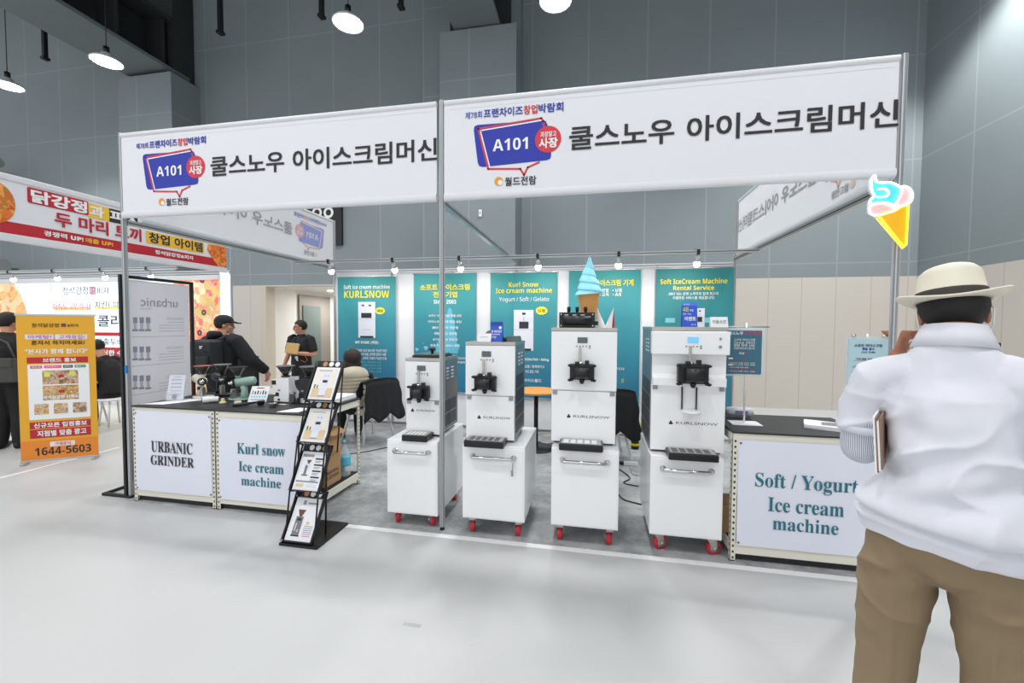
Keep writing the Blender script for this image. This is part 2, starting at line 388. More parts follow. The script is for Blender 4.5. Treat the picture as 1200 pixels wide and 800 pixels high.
# ================================================================== the booth
CPT = mat('booth_carpet', (158, 161, 162), .95, var=0, spec=.1); nt, b = nodes(CPT)
s, tc = sepxyz(nt)
n = nt.nodes.new('ShaderNodeTexNoise'); n.inputs['Scale'].default_value = 3.2; n.inputs['Detail'].default_value = 9; n.inputs['Roughness'].default_value = .72; nt.links.new(tc.outputs['Object'], n.inputs['Vector'])
r = nt.nodes.new('ShaderNodeMapRange'); r.inputs[1].default_value = .36; r.inputs[2].default_value = .66; nt.links.new(n.outputs['Fac'], r.inputs[0])
nt.links.new(mixc(nt, r.outputs[0], lin((138, 141, 143)), lin((188, 190, 191))), b.inputs['Base Color'])
m = MB(); m.box(.03, -.06, 0, 6.0, 3.08, .006, CPT); tag(m.build('booth_carpet'), 'mottled grey carpet covering the booth floor', 'carpet')
TAPE = mat('white_tape', (240, 241, 241), .5, var=.01)
m = MB(); m.box(1.9, -.115, 0, 6.2, -.062, .002, TAPE); tag(m.build('floor_tape'), 'white tape line on the floor along the booth front', 'tape')
m = MB(); X, Y = PZ(483, 732, 0); m.box(X-.05, Y-.012, 0, X+.05, Y+.012, .001, mat('scuff', (176, 178, 176), .6, var=.2)); tag(m.build('floor_scuff'), 'small grey scuff patch on the pale floor in front', 'mark')
m = MB(); x0, y0 = PZ(0, 560, 0); x1, y1 = PZ(140, 524, 0); dv = Vector((x1-x0, y1-y0, 0)).normalized()*.02; pv = Vector((-dv.y, dv.x, 0))
a = Vector((x0, y0, 0)); bb = Vector((x1, y1, 0)); m.prism([a-pv-dv*40, bb-pv, bb+pv, a+pv-dv*40], (0, 0, .002), TAPE); tag(m.build('floor_tape'), 'white tape line on the floor behind the orange banner', 'tape')

def post_mesh(m, x, y, z0, z1):
    P = []
    for k in range(32):
        a = 2*PI*k/32; r = .021 if k % 4 else .014; P.append((x+r*math.cos(a), y+r*math.sin(a), z0))
    m.prism(P, (0, 0, z1-z0), ALU)
RZ0, RZ1 = 2.53, 3.275
fr = thing('exhibition_booth', 'aluminium post and rail frame of the two bay booth', 'booth', (3, 0, 0))
for x in (0, 3, 6):
    m = MB(); post_mesh(m, x, 0, .03, RZ1+.01); m.cyl((x, 0, .0065), (x, 0, .03), .019, BLACK, 12); m.build('post', fr)
for x in (0, 6):
    m = MB(); post_mesh(m, x, 3.12, .002, RZ1); m.build('post', fr)
def rail(parent, p, q, wd=.018, h=.05, name='rail', mt=ALU):
    p, q = Vector(p), Vector(q); d = (q-p).normalized(); s_ = Vector((-d.y, d.x, 0))*wd
    m = MB(); m.prism([p-s_-Vector((0,0,h/2)), p+s_-Vector((0,0,h/2)), p+s_+Vector((0,0,h/2)), p-s_+Vector((0,0,h/2))], q-p, mt)
    g = Vector((0, 0, .004))
    m.prism([p-s_*1.1-g, p+s_*1.1-g, p+s_*1.1+g, p-s_*1.1+g], q-p, HOLE); return m.build(name, parent)
rail(fr, (3, .02, 2.53), (3, 3.1, 2.53)); rail(fr, (0, .02, 2.505), (0, 3.1, 2.505)); rail(fr, (6, .02, 2.505), (6, 3.1, 2.505))
rail(fr, (.02, 2.2, 2.47), (5.98, 2.2, 2.47), .016, .04)
m = MB(); m.tube([(2.6, .05, 2.6), (3.0, .02, 2.56)], .008, ALU, 6); m.build('brace', fr)

# printed fascia signs
def fascia_print(mb, p, f=0):
    K, B, R, W_, O_ = (INKK, INKB, INKR, INKW, ORANGE) if not f else (FK, FB, FR, FW_, FO)
    p.text(mb, '제78회', .185, 3.122, .312, 3.172, B, bold=.01)
    p.text(mb, '프랜차이즈', .325, 3.118, .616, 3.182, B, bold=.025)
    p.text(mb, '창업', .622, 3.118, .722, 3.182, R, bold=.025)
    p.text(mb, '박람회', .728, 3.118, .908, 3.182, B, bold=.025)
    # speech bubble
    P = []
    Q = [(.245, 3.075), (.79, 3.068), (.828, 2.785), (.285, 2.765)]
    for i, q in enumerate(Q):
        a, b_ = Vector(Q[i-1]), Vector(Q[(i+1) % 4]); q = Vector(q); r = .035
        s0, s1 = q+(a-q).normalized()*r, q+(b_-q).normalized()*r
        P += [s0.lerp(q, .0), (s0+q*2+s1)/4, s1]
    p.poly(mb, P, B, .001)
    OUT = [(.285, 3.045), (.75, 3.082), (.765, 3.06), (.772, 3.0)]
    p.line(mb, OUT, .013, R, .002); p.line(mb, [(a+.012, b_-.014) for a, b_ in OUT[:2]], .009, W_, .0016)
    OU2 = [(.285, 3.045), (.36, 2.75), (.60, 2.735), (.628, 2.69), (.655, 2.742), (.735, 2.772)]
    p.line(mb, OU2, .013, R, .002); p.line(mb, [(.30, 3.03), (.372, 2.762)], .009, W_, .0016)
    p.disc(mb, .80, 2.93, .094, R, .003)
    p.text(mb, '과장말고', .745, 2.945, .86, 2.985, W_, .004, .02)
    p.text(mb, '사장', .735, 2.868, .87, 2.94, W_, .004, .035)
    p.text(mb, 'A101', .395, 2.872, .655, 2.958, W_, .004, .02)
    p.disc(mb, .44, 2.655, .032, O_, .002); p.disc(mb, .452, 2.645, .018, W_ if not f else O_, .003)
    p.text(mb, '월드전람', .487, 2.618, .718, 2.68, K, bold=.02)
    p.text(mb, '쿨스노우', .95, 2.838, 1.655, 3.0, K, bold=.022)
    p.text(mb, '아이스크림머신', 1.735, 2.838, 2.965, 3.006, K, bold=.022)
FABS = mat('sheer_banner_fabric', (238, 239, 243), .75, var=0); nt, b = nodes(FABS)
tr = nt.nodes.new('ShaderNodeBsdfTranslucent'); tr.inputs[0].default_value = (.94, .95, .97, 1); ms = nt.nodes.new('ShaderNodeMixShader'); ms.inputs[0].default_value = .6
nt.links.new(b.outputs[0], ms.inputs[1]); nt.links.new(tr.outputs[0], ms.inputs[2]); nt.links.new(ms.outputs[0], nt.nodes['Material Output'].inputs[0])
FK = mat('faint_black', (172, 172, 178), .75, var=0); FB = mat('faint_blue', (150, 160, 216), .75, var=0); FR = mat('faint_red', (230, 172, 178), .75, var=0); FW_ = FABW; FO = mat('faint_orange', (236, 218, 200), .75, var=0)
def fascia(label, p, pin=None):
    t = thing('fascia_sign', label, 'sign', p.at(1.5, RZ0, 0), group='printed fascia signs'); L = 2.96
    m = MB(); a, b_ = p.at(.02, 0, 0), p.at(L, 0, 0); N = p.N
    v = [(.02, 2.585), (L, 2.585), (L, 3.245), (.02, 3.245)]
    m.prism([p.at(u, z, -.001) for u, z in v], -N*.006, FABW if pin is None else FABS)
    # soft pressed border of the stretched sheet
    p.line(m, [(.05, 3.205), (L-.03, 3.205)], .004, RAILW, .0005); fascia_print(m, p)
    if pin is not None: fascia_print(m, pin, 1)
    m.build('printed_sheet', t)
    for z0, z1, dd in ((RZ0, 2.592, .02), (3.236, RZ1, .016)):
        m = MB(); P = []
        for k in range(9):
            an = PI*k/8; P.append(p.at(.02, (z0+z1)/2+(z1-z0)/2*math.cos(an), dd*math.sin(an)-.004))
        for k in range(9):
            an = PI*k/8; P.append(p.at(.02, (z0+z1)/2-(z1-z0)/2*math.cos(an), -dd*math.sin(an)-.004))
        m.prism(P, p.U*(L-.02), RAILW, False); m.build('rail', t)
pl_ = Pan((0.005, -.022, 0)); fascia('front fascia sign on the left bay, white with large Korean lettering', pl_)
pr_ = Pan((3.005, -.022, 0)); fascia('front fascia sign on the right bay, white with large Korean lettering', pr_)
def side_fascia(label, O, U, N):
    p = Pan(O, U, (0, 0, 1), N); p.O = p.O + p.N*.004
    pin = Pan(Vector(O)-Vector(N)*.004, U, (0, 0, 1), -Vector(N)); return fascia(label, p, pin)
side_fascia('left side fascia sign seen from behind, its lettering mirrored', (0, 3.1, 0), (0, -1, 0), (-1, 0, 0))
side_fascia('right side fascia sign seen from behind, its lettering mirrored', (6, .04, 0), (0, 1, 0), (1, 0, 0))

# back partition of white panels
PANW = mat('partition_white', (232, 234, 238), .38, var=.008)
bw = thing('booth_partition', 'white panel partition along the back of the booth', 'partition', (3, 3.13, 0))
BY = 3.13
for k in range(6):
    m = MB(); m.box(.02+k, BY, .06, .98+k+.0, BY+.012, 2.43, PANW); m.build('panel', bw)
for k in range(7):
    if k in (0, 6): continue
    m = MB(); post_mesh(m, k, BY+.005, 0, 2.48); m.build('post', bw)
rail(bw, (.02, BY+.005, 2.45), (5.98, BY+.005, 2.45), .02, .05, mt=RAILW); rail(bw, (.02, BY+.005, .04), (5.98, BY+.005, .04), .02, .045)

# hanging banners
def teal_mat(name, top, bot, z0, z1):
    m = mat(name, top, .55, var=0); nt, b = nodes(m); tc = nt.nodes.new('ShaderNodeTexCoord'); g = nt.nodes.new('ShaderNodeSeparateXYZ')
    nt.links.new(tc.outputs['Generated'], g.inputs[0]); nt.links.new(mixc(nt, g.outputs['Z'], lin(bot), lin(top)), b.inputs['Base Color']); return m
TEAL = teal_mat('banner_print_teal', (62, 160, 160), (36, 112, 152), .5, 2.4)
TEAL2 = teal_mat('banner_print_deep_teal', (48, 142, 142), (42, 120, 146), .5, 2.4)
LT = mat('print_light_blue', (128, 200, 214), .6, var=0); PRW = mat('print_machine_white', (222, 226, 238), .6, var=0); PRG = mat('print_machine_grey', (186, 190, 202), .6, var=0)
def machine_print(m, p, z, x0, y0, x1, y1, two=True):
    w_, h_ = x1-x0, y1-y0; q = lambda a, b_, c, d, mt, dd: p.rz(m, z, x0+a*w_, y0+b_*h_, x0+c*w_, y0+d*h_, mt, dd)
    q(0, 0, 1, 1, PRW, .002); q(0, .48, 1, .49, PRG, .003); q(.12, .95, .88, 1.0, INKK, .003)
    if two: q(.2, .08, .36, .12, INKK, .003); q(.6, .08, .76, .12, INKK, .003); q(.18, .31, .78, .45, INKK, .003); q(.25, .77, .7, .785, PRG, .003)
    else: q(.42, .07, .6, .12, INKK, .003); q(.48, .16, .53, .3, PRG, .003); q(.27, .29, .75, .46, INKK, .003)
def badge(m, p, z, cx, cy, rx, ry, s):
    u, v = p._c(z, cx, cy); ru = p._c(z, cx+rx, cy)[0]-u; rv = v-p._c(z, cx, cy+ry)[1]
    p.poly(m, [(u+ru*(1 if k % 2 else .86)*math.cos(PI*k/12), v+rv*(1 if k % 2 else .84)*math.sin(PI*k/12)) for k in range(24)], INKY, .003)
    p.text(m, s, u-ru*.6, v-rv*.4, u+ru*.6, v+rv*.4, INKK, .004, .02)
BANY = 3.085
def banner(label, x0, x1, z0, z1, mt, prints):
    t = thing('hanging_banner', label, 'banner', ((x0+x1)/2, BANY, z0), group='teal banners on the back partition')
    m = MB(); p = panY(BANY); nx = 14; V = []; 
    for j in range(2):
        for i in range(nx+1): V.append((x0+(x1-x0)*i/nx, BANY+.004+.0012*math.sin(i*1.3), z0 if j == 0 else z1))
    m.add(V, [(i, i+1, nx+2+i, nx+1+i) for i in range(nx)], mt, True); nv = len(m.V)
    m.add([(v[0], v[1]+.003, v[2]) for v in V], [(nx+1+i, nx+2+i, i+1, i) for i in range(nx)], mt, True)
    prints(m, p); m.build('printed_cloth', t)
    m = MB(); m.cyl((x0-.02, BANY+.01, z1+.008), (x1+.02, BANY+.01, z1+.008), .009, ALU, 8)
    for xx in (x0+.08, x1-.08): m.cyl((xx, BANY+.01, z1+.01), (xx, BANY+.035, 2.44), .0025, ALU, 5)
    m.build('top_rod', t)
    m = MB(); m.cyl((x0-.01, BANY+.01, z0-.006), (x1+.01, BANY+.01, z0-.006), .008, ALU, 8); m.build('bottom_rod', t)
def pr1(m, p):
    z = (385, 312, 5.333)
    p.tz(m, z, 'Soft ice cream machine', 95, 117, 383, 143, INKW, bold=.012); p.tz(m, z, 'KURLSNOW', 98, 153, 380, 198, INKY, bold=.02)
    machine_print(m, p, z, 185, 222, 293, 445); badge(m, p, z, 323, 278, 32, 24, '매장')
    p.tz(m, z, 'MT 5132C (매장)', 168, 464, 312, 486, INKW, bold=.02)
    for i, (s_, a, b_) in enumerate((('1대로 바닐라와 초코 동시에 가능한 머신', 118, 365), ('빠른 생산과 에너지 효율, 강력한 압축기 사용', 124, 360), ('에어펌프 탑재형, 오버런 조절이 가능한 모델', 120, 362))): p.tz(m, z, s_, a, 514+i*24, b_, 532+i*24, INKW, bold=.01)
    for i, s_ in enumerate(('세척모드 : 자동세척 기능', '전원 : 220V 60Hz 단상', '냉각방식 : 공냉식 모델', '크기 : 540 x 760 x 1450')): p.tz(m, z, s_, 178, 590+i*19, 330, 603+i*19, LT, bold=.005)
    p.tz(m, z, '(주)아이코리아', 178, 690, 332, 720, INKW, bold=.02); p.tz(m, z, '1588-0000', 245, 728, 332, 738, INKW, bold=.01)
def cone_print(m, p, z, x0, y0, x1, y1, mt):
    pts = []
    n = 26
    for k in range(n):
        f = k/(n-1); hw = (.06+.44*f**.9)*(1+.10*math.sin(f*24)); pts.append((.62-.12*f+hw*.9, f))
    lf = []
    for k in range(n):
        f = k/(n-1); hw = (.03+.44*f**.9)*(1+.10*math.sin(f*24+1)); lf.append((.62-.12*f-hw*.9, f))
    P = [p._c(z, x0+a*(x1-x0), y0+b_*(y1-y0)) for a, b_ in pts+lf[::-1]]
    for i in range(n-1):
        a, b_ = lf[i], pts[i]; c, d = lf[i+1], pts[i+1]
        p.poly(m, [p._c(z, x0+q[0]*(x1-x0), y0+q[1]*(y1-y0)) for q in (a, b_, d, c)], mt, .001)
PALE = mat('print_pale_swirl', (96, 182, 206), .6, var=.15, nscale=12)
def pr2(m, p):
    z = (475, 312, 5.333)
    cone_print(m, p, z, 165, 262, 345, 545, PALE)
    p.tz(m, z, '소프트 아이스크림', 92, 112, 403, 152, INKY, bold=.03); p.tz(m, z, '전문기업', 174, 158, 325, 196, INKY, bold=.03); p.tz(m, z, 'Since 2003', 178, 208, 318, 234, INKW, bold=.02)
    for i, (s_, a, b_) in enumerate((('소프트 아이스크림 창업 상담', 145, 352), ('아이스크림 기계 창업 상담', 143, 352), ('20년 이상의 전문점', 168, 330), ('렌탈 서비스 전문점', 182, 322), ('요거트 머신 전문점', 172, 326), ('맞춤 기계와 서비스 만족', 158, 340))): p.tz(m, z, s_, a, 300+i*37, b_, 316+i*37, INKW, bold=.015)
    for cx, cy, rr in ((72, 520, 16), (128, 512, 20), (113, 482, 5)):
        u, v = p._c(z, cx, cy); p.poly(m, [(u+rr*.0014*math.cos(k*.35)*(1.5 if k < 9 else .7), v+rr*.0018*math.sin(k*.35)) for k in range(18)], LT, .002)
    p.tz(m, z, '주식회사 아이코리아', 250, 565, 385, 580, INKW, bold=.01); p.tz(m, z, '경기도 창업박람회', 260, 590, 372, 605, INKW, bold=.01)
def pr3(m, p):
    z = (570, 312, 5.333)
    p.tz(m, z, 'Kurl Snow', 140, 98, 326, 130, INKY, bold=.015); p.tz(m, z, 'Ice cream machine', 60, 136, 410, 168, INKY, bold=.015); p.tz(m, z, 'Yogurt / Soft / Gelato', 80, 192, 391, 226, INKW, bold=.01)
    machine_print(m, p, z, 172, 272, 294, 525, False); badge(m, p, z, 345, 277, 40, 28, '신규 매장')
    p.tz(m, z, '520x760 / 85kg', 240, 572, 390, 592, INKW, bold=.012); p.tz(m, z, '소형 / 경제적이고', 240, 615, 362, 634, INKW, bold=.012); p.tz(m, z, '실용적인 1인 창업 기계', 190, 645, 325, 664, INKW, bold=.012); p.tz(m, z, '아이스월드', 232, 700, 345, 722, INKW, bold=.012)
def pr4(m, p):
    z = (660, 312, 5)
    p.tz(m, z, '소프트아이스크림 기계', 92, 80, 412, 118, INKY, bold=.03); p.tz(m, z, '• 렌탈   • 납품', 212, 130, 345, 152, INKW, bold=.015); p.tz(m, z, '• 교육   • A/S', 212, 155, 340, 176, INKW, bold=.015)
    p.tz(m, z, '기계문의 및 상담', 280, 590, 358, 606, INKW, bold=.01); p.tz(m, z, '(주)코리아', 340, 655, 356, 690, INKY, bold=.01); p.tz(m, z, '02-900-2003', 340, 723, 392, 735, INKW, bold=.01)
def pr5(m, p):
    z = (760, 312, 5)
    p.tz(m, z, 'Soft IceCream Machine', 70, 74, 462, 105, INKY, bold=.02); p.tz(m, z, 'Rental Service', 145, 113, 384, 140, INKY, bold=.02)
    p.tz(m, z, '20년 넘는 운영 노하우로 업계 최고의', 118, 152, 408, 170, INKW, bold=.012); p.tz(m, z, '차별화된 서비스를 제공합니다!', 142, 175, 385, 194, INKW, bold=.012)
    machine_print(m, p, z, 272, 245, 328, 420, False); p.rz(m, z, 98, 302, 155, 330, LT); p.rz(m, z, 330, 300, 372, 330, LT)
banner('teal banner farthest left, with big yellow one-word heading', .075, 1.08, .57, 2.352, TEAL, pr1)
banner('teal banner second from left, behind the middle post, with pale swirl', 1.385, 2.39, .57, 2.383, TEAL, pr2)
banner('teal banner third from left, two yellow heading lines and machine picture', 2.612, 3.61, .53, 2.374, TEAL, pr3)
banner('teal banner fourth from left, behind the cone lamp', 3.78, 4.78, .43, 2.389, TEAL, pr4)
banner('teal banner farthest right, advertising a rental service', 4.985, 5.985, .43, 2.39, TEAL2, pr5)

# spotlights on the cross rail
BULB = mat('bulb_glow', (255, 252, 244), emit=9, var=0)
def spotlight(x, y, zr, label, sgn=1, watts=SPOT_W, aim=(0, .42, -.9), grp='spotlights on the booth cross rail'):
    t = thing('spotlight', label, 'light', (x, y, zr), group=grp)
    m = MB(); m.box(x-.018, y-.022, zr-.03, x+.018, y+.022, zr+.03, BLACK, .006); m.build('clamp', t)
    e = Vector((x, y+.05, zr-.10)); m = MB(); m.tube([(x, y, zr), (x-.03, y+.0, zr+.04), (x, y+.02, zr-.05), e], .008, ALU, 6); m.build('arm', t)
    d = Vector(aim).normalized(); m = MB(); m.lathe([(.016, -.06), (.024, -.055), (.03, -.02), (.04, .0), (.036, .002), (.02, -.02)], e, ALU, 16, d); m.build('reflector', t)
    m = MB(); m.ell(e+d*.03, (.039, .039, .044), BULB, 14, 10); m.build('bulb', t)
    l = bpy.data.lights.new('spot_glow', 'SPOT'); l.energy = watts*4; l.spot_size = 1.9; l.spot_blend = .8; l.shadow_soft_size = .04; l.color = (1, .97, .92)
    o = bpy.data.objects.new('spot_glow', l); COL.objects.link(o); o.location = e+d*.085; d = (d+Vector((0, .75, 0))).normalized(); o.rotation_euler = d.to_track_quat('-Z', 'Y').to_euler()
ORD = ('first spotlight from the left on the cross rail, by the left fascia end', 'second spotlight on the cross rail, above the first teal banner', 'third spotlight on the cross rail, beside the middle post', 'fourth spotlight on the cross rail, above the third teal banner', 'fifth spotlight on the cross rail, right above the blue cone lamp', 'last spotlight on the cross rail, above the rental service banner')
for (px, lab) in zip((385, 460, 538, 630, 725, 818), ORD): spotlight(PY(px, 310, 2.2)[0], 2.2, 2.47, lab)

# neon ice-cream sign on the right post
zz = (990, 190, 7.27); p = panY(-.1)
NB = mat('neon_blue', (84, 208, 226), .4, var=0, emit=.22); NP = mat('neon_pink', (232, 190, 194), .4, var=0, emit=.1); NY = mat('neon_yellow_fill', (228, 172, 22), .4, var=0, emit=.25)
NW = mat('neon_white_tube', (255, 255, 255), emit=1.5, var=0); NYT = mat('neon_yellow_tube', (255, 226, 60), emit=1.1, var=0)
t = thing('neon_sign', 'glowing neon sign of a blue and pink ice cream cone on the right post', 'sign', (5.92, -.1, 2.09))
BL = [(215, 160), (243, 118), (258, 168), (300, 180), (380, 178), (445, 208), (475, 240), (445, 320), (400, 372), (330, 350), (255, 355), (208, 360), (205, 330), (240, 292), (220, 250)]
PR = [(478, 212), (530, 222), (562, 268), (556, 330), (515, 365), (455, 382), (420, 380), (440, 330), (468, 262)]
PLf = [(205, 380), (255, 358), (340, 350), (405, 375), (428, 408), (350, 435), (270, 456), (220, 448), (198, 415)]
CN = [(275, 458), (350, 432), (430, 412), (525, 362), (512, 695), (486, 722)]
OUTL = [(190, 350), (225, 290), (200, 250), (200, 150), (250, 100), (285, 158), (400, 160), (480, 200), (560, 215), (580, 290), (550, 345), (520, 720), (485, 740), (255, 470), (190, 440)]
def cv(P, d): return [p.at(*p._c(zz, a, b_), d) for a, b_ in P]
m = MB(); m.prism(cv(OUTL, 0), (0, .006, 0), GLASS)
m.build('acrylic_plate', t)
m = MB(); m.prism(cv(BL, .004), (0, .003, 0), NB); m.prism(cv(PR, .004), (0, .003, 0), NP); m.prism(cv(PLf, .004), (0, .003, 0), NP); m.prism(cv(CN, .004), (0, .003, 0), NY); m.build('coloured_panel', t)
def smooth(P, n=5, closed=True):
    out = []; N = len(P)
    rng = range(N) if closed else range(N-1)
    for i in rng:
        g = lambda j: Vector(P[j % N] if closed else P[max(0, min(N-1, j))])
        a, b_, c, d = g(i-1), g(i), g(i+1), g(i+2)
        for k in range(n):
            t_ = k/n; out.append(.5*((2*b_)+(c-a)*t_+(2*a-5*b_+4*c-d)*t_*t_+(3*b_-a-3*c+d)*t_**3))
    if not closed: out.append(Vector(P[-1]))
    return out
m = MB()
for P in (BL, PR, PLf): m.tube(cv([tuple(v) for v in smooth(P)], .012)+cv([P[0]], .012), .0062, NW, 8)
m.tube(cv([tuple(v) for v in smooth([(275, 235), (320, 228), (358, 255), (350, 290), (300, 300), (262, 300)], 5, False)], .012), .0062, NW, 8)
m.build('white_tube', t)
m = MB(); m.tube(cv(CN+[CN[0]], .012), .006, NYT, 8); m.tube(cv([(262, 478), (486, 738), (520, 705), (540, 370)], .006), .004, NYT, 6); m.build('yellow_tube', t)
m = MB(); X, Zq = p._c(zz, 470, 330); m.box(X-.03, -.094, Zq-.02, 6.0, -.02, Zq+.02, ALU, .004); m.build('bracket', t)
# ================================================================== neighbouring chicken stand at the left
NX = -2.45
RED = mat('print_red', (190, 36, 50), .6, var=.02); YEL = mat('print_yellow', (246, 196, 60), .6, var=.02)
def food_mat(name, cols, scale, emit=0):
    m = mat(name, cols[0], .6, var=0); nt, b = nodes(m); tc = nt.nodes.new('ShaderNodeTexCoord')
    v = nt.nodes.new('ShaderNodeTexVoronoi'); v.inputs['Scale'].default_value = scale; nz = nt.nodes.new('ShaderNodeTexNoise'); nz.inputs['Scale'].default_value = scale*.9; nt.links.new(tc.outputs['Object'], nz.inputs['Vector'])
    vm = nt.nodes.new('ShaderNodeVectorMath'); vm.operation = 'MULTIPLY_ADD'; nt.links.new(nz.outputs['Color'], vm.inputs[0]); vm.inputs[1].default_value = (.16, .16, .16); nt.links.new(tc.outputs['Object'], vm.inputs[2]); v.feature = 'SMOOTH_F1'; v.inputs['Smoothness'].default_value = .35
    nt.links.new(vm.outputs[0], v.inputs['Vector'])
    sx = nt.nodes.new('ShaderNodeSeparateColor'); nt.links.new(v.outputs['Color'], sx.inputs[0])
    cr = nt.nodes.new('ShaderNodeValToRGB'); cr.color_ramp.interpolation = 'LINEAR'; el = cr.color_ramp.elements
    el[0].position = 0; el[0].color = (*lin(cols[0]), 1); el[1].position = 1; el[1].color = (*lin(cols[-1]), 1)
    for i, c in enumerate(cols[1:-1]): e = el.new((i+1)/(len(cols)-1)); e.color = (*lin(c), 1)
    nt.links.new(sx.outputs[0], cr.inputs[0])
    n = nt.nodes.new('ShaderNodeTexNoise'); n.inputs['Scale'].default_value = scale*1.7; nt.links.new(tc.outputs['Object'], n.inputs['Vector'])
    c = mixc(nt, mathn(nt, 'MULTIPLY', n.outputs['Fac'], .55), cr.outputs[0], lin(cols[1])); nt.links.new(c, b.inputs['Base Color'])
    if emit: nt.links.new(c, b.inputs['Emission Color']); b.inputs['Emission Strength'].default_value = emit
    return m
CHK = food_mat('print_chicken', [(176, 62, 26), (236, 128, 48), (248, 178, 84), (214, 84, 40), (120, 150, 50)], 14)
FOODL = food_mat('print_food_backlit', [(222, 56, 70), (244, 150, 120), (255, 236, 196), (232, 84, 116), (130, 186, 84), (248, 190, 120), (226, 70, 100)], 9, .34)
PIZ = food_mat('print_pizza_backlit', [(226, 96, 66), (246, 176, 110), (255, 238, 200), (236, 120, 80), (250, 200, 120)], 7, .32)
t = thing('neighbour_fascia_sign', 'white and red fascia sign of the fried chicken stand at left', 'sign', (NX, 1.5, 2.53))
p = panXp(NX+.01); m = MB(); m.box(NX-.01, -2, 2.62, NX+.008, 3.5, 3.22, FABW)
zz = (0, 180, 4.615)
ya, yb = -2, 3.5
p.rect(m, ya, 2.62, yb, 2.755, RED, .001)
# headline with its outlined plates
def plate(x0, y0, x1, y1, mt, pad=0): a = p._c(zz, x0, y0); c = p._c(zz, x1, y1); return a, c
U = lambda x: p._c(zz, x, 300)[0]
p.rrect(m, U(150), 3.02, U(478), 3.205, .02, RED, .0015); p.rrect(m, U(474), 3.0, U(590), 3.185, .02, YEL, .0012); p.rrect(m, U(585), 3.0, U(800), 3.185, .02, INKK, .0011)
p.text(m, '닭강정', U(168), 3.035, U(470), 3.19, INKW, .003, .04); p.text(m, '과', U(482), 3.02, U(562), 3.17, INKW, .003, .04); p.text(m, '피자', U(592), 3.02, U(770), 3.17, INKW, .003, .04)
p.text(m, '두 마리 토끼', U(292), 2.80, U(760), 2.985, RED, .003, .035)
p.rrect(m, U(785), 2.80, U(1098), 2.985, .02, YEL, .0012); p.text(m, '창업 아이템', U(800), 2.82, U(1090), 2.975, INKK, .003, .03)
p.text(m, '경쟁력 UP!', U(232), 2.66, U(445), 2.725, INKW, .003, .03); p.text(m, '매출 UP!', U(456), 2.66, U(605), 2.725, YEL, .003, .03); p.text(m, '정석닭강정&피자', U(832), 2.66, U(1040), 2.725, INKW, .003, .03)
p.disc(m, U(-40), 2.95, .19, CHK, .003, .24); 
p.poly(m, [(yb, 2.62), (yb, 3.0), (U(1120), 2.98), (U(1115), 2.88), (U(1140), 2.76), (U(1175), 2.62)], CHK, .003)
m.build('printed_sheet', t)
for z0, z1 in ((2.53, 2.62), (3.22, 3.30)): m = MB(); m.box(NX-.03, -2, z0, NX+.015, 3.52, z1, RAILW, .012); m.build('rail', t)
nf = thing('neighbour_booth', 'aluminium post and rail booth of the fried chicken stand at left', 'booth', (NX-3, 3.5, 0))
for x in (NX, NX-3, NX-6):
    m = MB(); post_mesh(m, x, 3.62, 0, 3.28 if x == NX else 2.6); m.build('post', nf)
rail(nf, (NX-6, 2.6, 2.5), (NX, 2.6, 2.5), .016, .04); rail(nf, (NX-6, 3.62, 2.56), (NX, 3.62, 2.56), .03, .07)
# backlit wall
LBX = mat('lightbox_white', (232, 243, 255), .5, emit=.6, var=0)
lb = thing('lightbox_wall', 'glowing white lightbox wall with Korean lettering behind the orange banner', 'lightbox', (-6, 3.58, 0))
Y5 = 3.55; p = panY(Y5); z0, z1 = .12, 2.40; m = MB(); xr = p.px(205, 400)[0]; xl = -9.5
m.box(xl, Y5, z0, xr, Y5+.1, z1, LBX)
for xx in (xr-1.0, xr-2.0, xr-3.0): p.rect(m, xx-.006, z0, xx+.006, z1, INKG, .001)
zb = (0, 300, 6.67)
INKN = mat('ink_navy', (52, 60, 84), .6, var=0); PINK = mat('print_magenta', (206, 120, 170), .6, var=0); HLO = mat('highlight_orange', (248, 176, 120), .6, emit=.5, var=0); HLY = mat('highlight_yellow', (246, 240, 96), .6, emit=.5, var=0)
p.tz(m, zb, '정석강정', 488, 240, 690, 302, INKN, bold=.005); p.rz(m, zb, 700, 240, 748, 300, PINK, .0015, .02); p.tz(m, zb, '치킨', 704, 250, 744, 290, INKW, .003); p.tz(m, zb, '피자', 755, 245, 855, 298, INKN, bold=.005)
p.rz(m, zb, 415, 398, 708, 425, HLO); p.tz(m, zb, '아직도 고민하나?', 415, 368, 708, 418, PINK, bold=.02); p.rz(m, zb, 740, 392, 960, 415, HLY); p.tz(m, zb, '치킨? 피자?', 740, 352, 1000, 412, INKN, bold=.01)
p.tz(m, zb, '정석닭강정 치킨집', 360, 455, 738, 500, INKN, bold=.02); p.tz(m, zb, '콜라보', 762, 460, 1060, 552, INKN, bold=.02)
p.rz(m, zb, 720, 594, 1150, 622, RED); p.tz(m, zb, '매출두배 나는', 750, 640, 1100, 695, INKN, bold=.01); p.rz(m, zb, 720, 710, 1150, 800, RED); p.tz(m, zb, '확실한 수익', 750, 730, 1010, 775, INKW, .003, .03)
p.rz(m, zb, 720, 800, 1150, 1000, HLY)
a = [p._c(zb, x, y) for x, y in ((0, 208), (105, 208), (165, 300), (215, 440), (190, 560), (100, 660), (0, 680), (-60, 640), (-90, 450), (-60, 260))]
p.poly(m, a, PIZ, .002); m.build('lit_sheet', lb)
x1 = p.px(260, 400)[0]; m = MB(); m.box(xr, Y5, z0, x1, Y5+.1, 2.43, FOODL)
DK = mat('print_olive_ring', (84, 70, 66), .6, var=.2)
for px, py in ((237, 328), (239, 366), (234, 390), (228, 410)):
    u, v = p.px(px, py); p.disc(m, u, v, .055, DK, .002); p.disc(m, u, v, .02, PINK, .003)
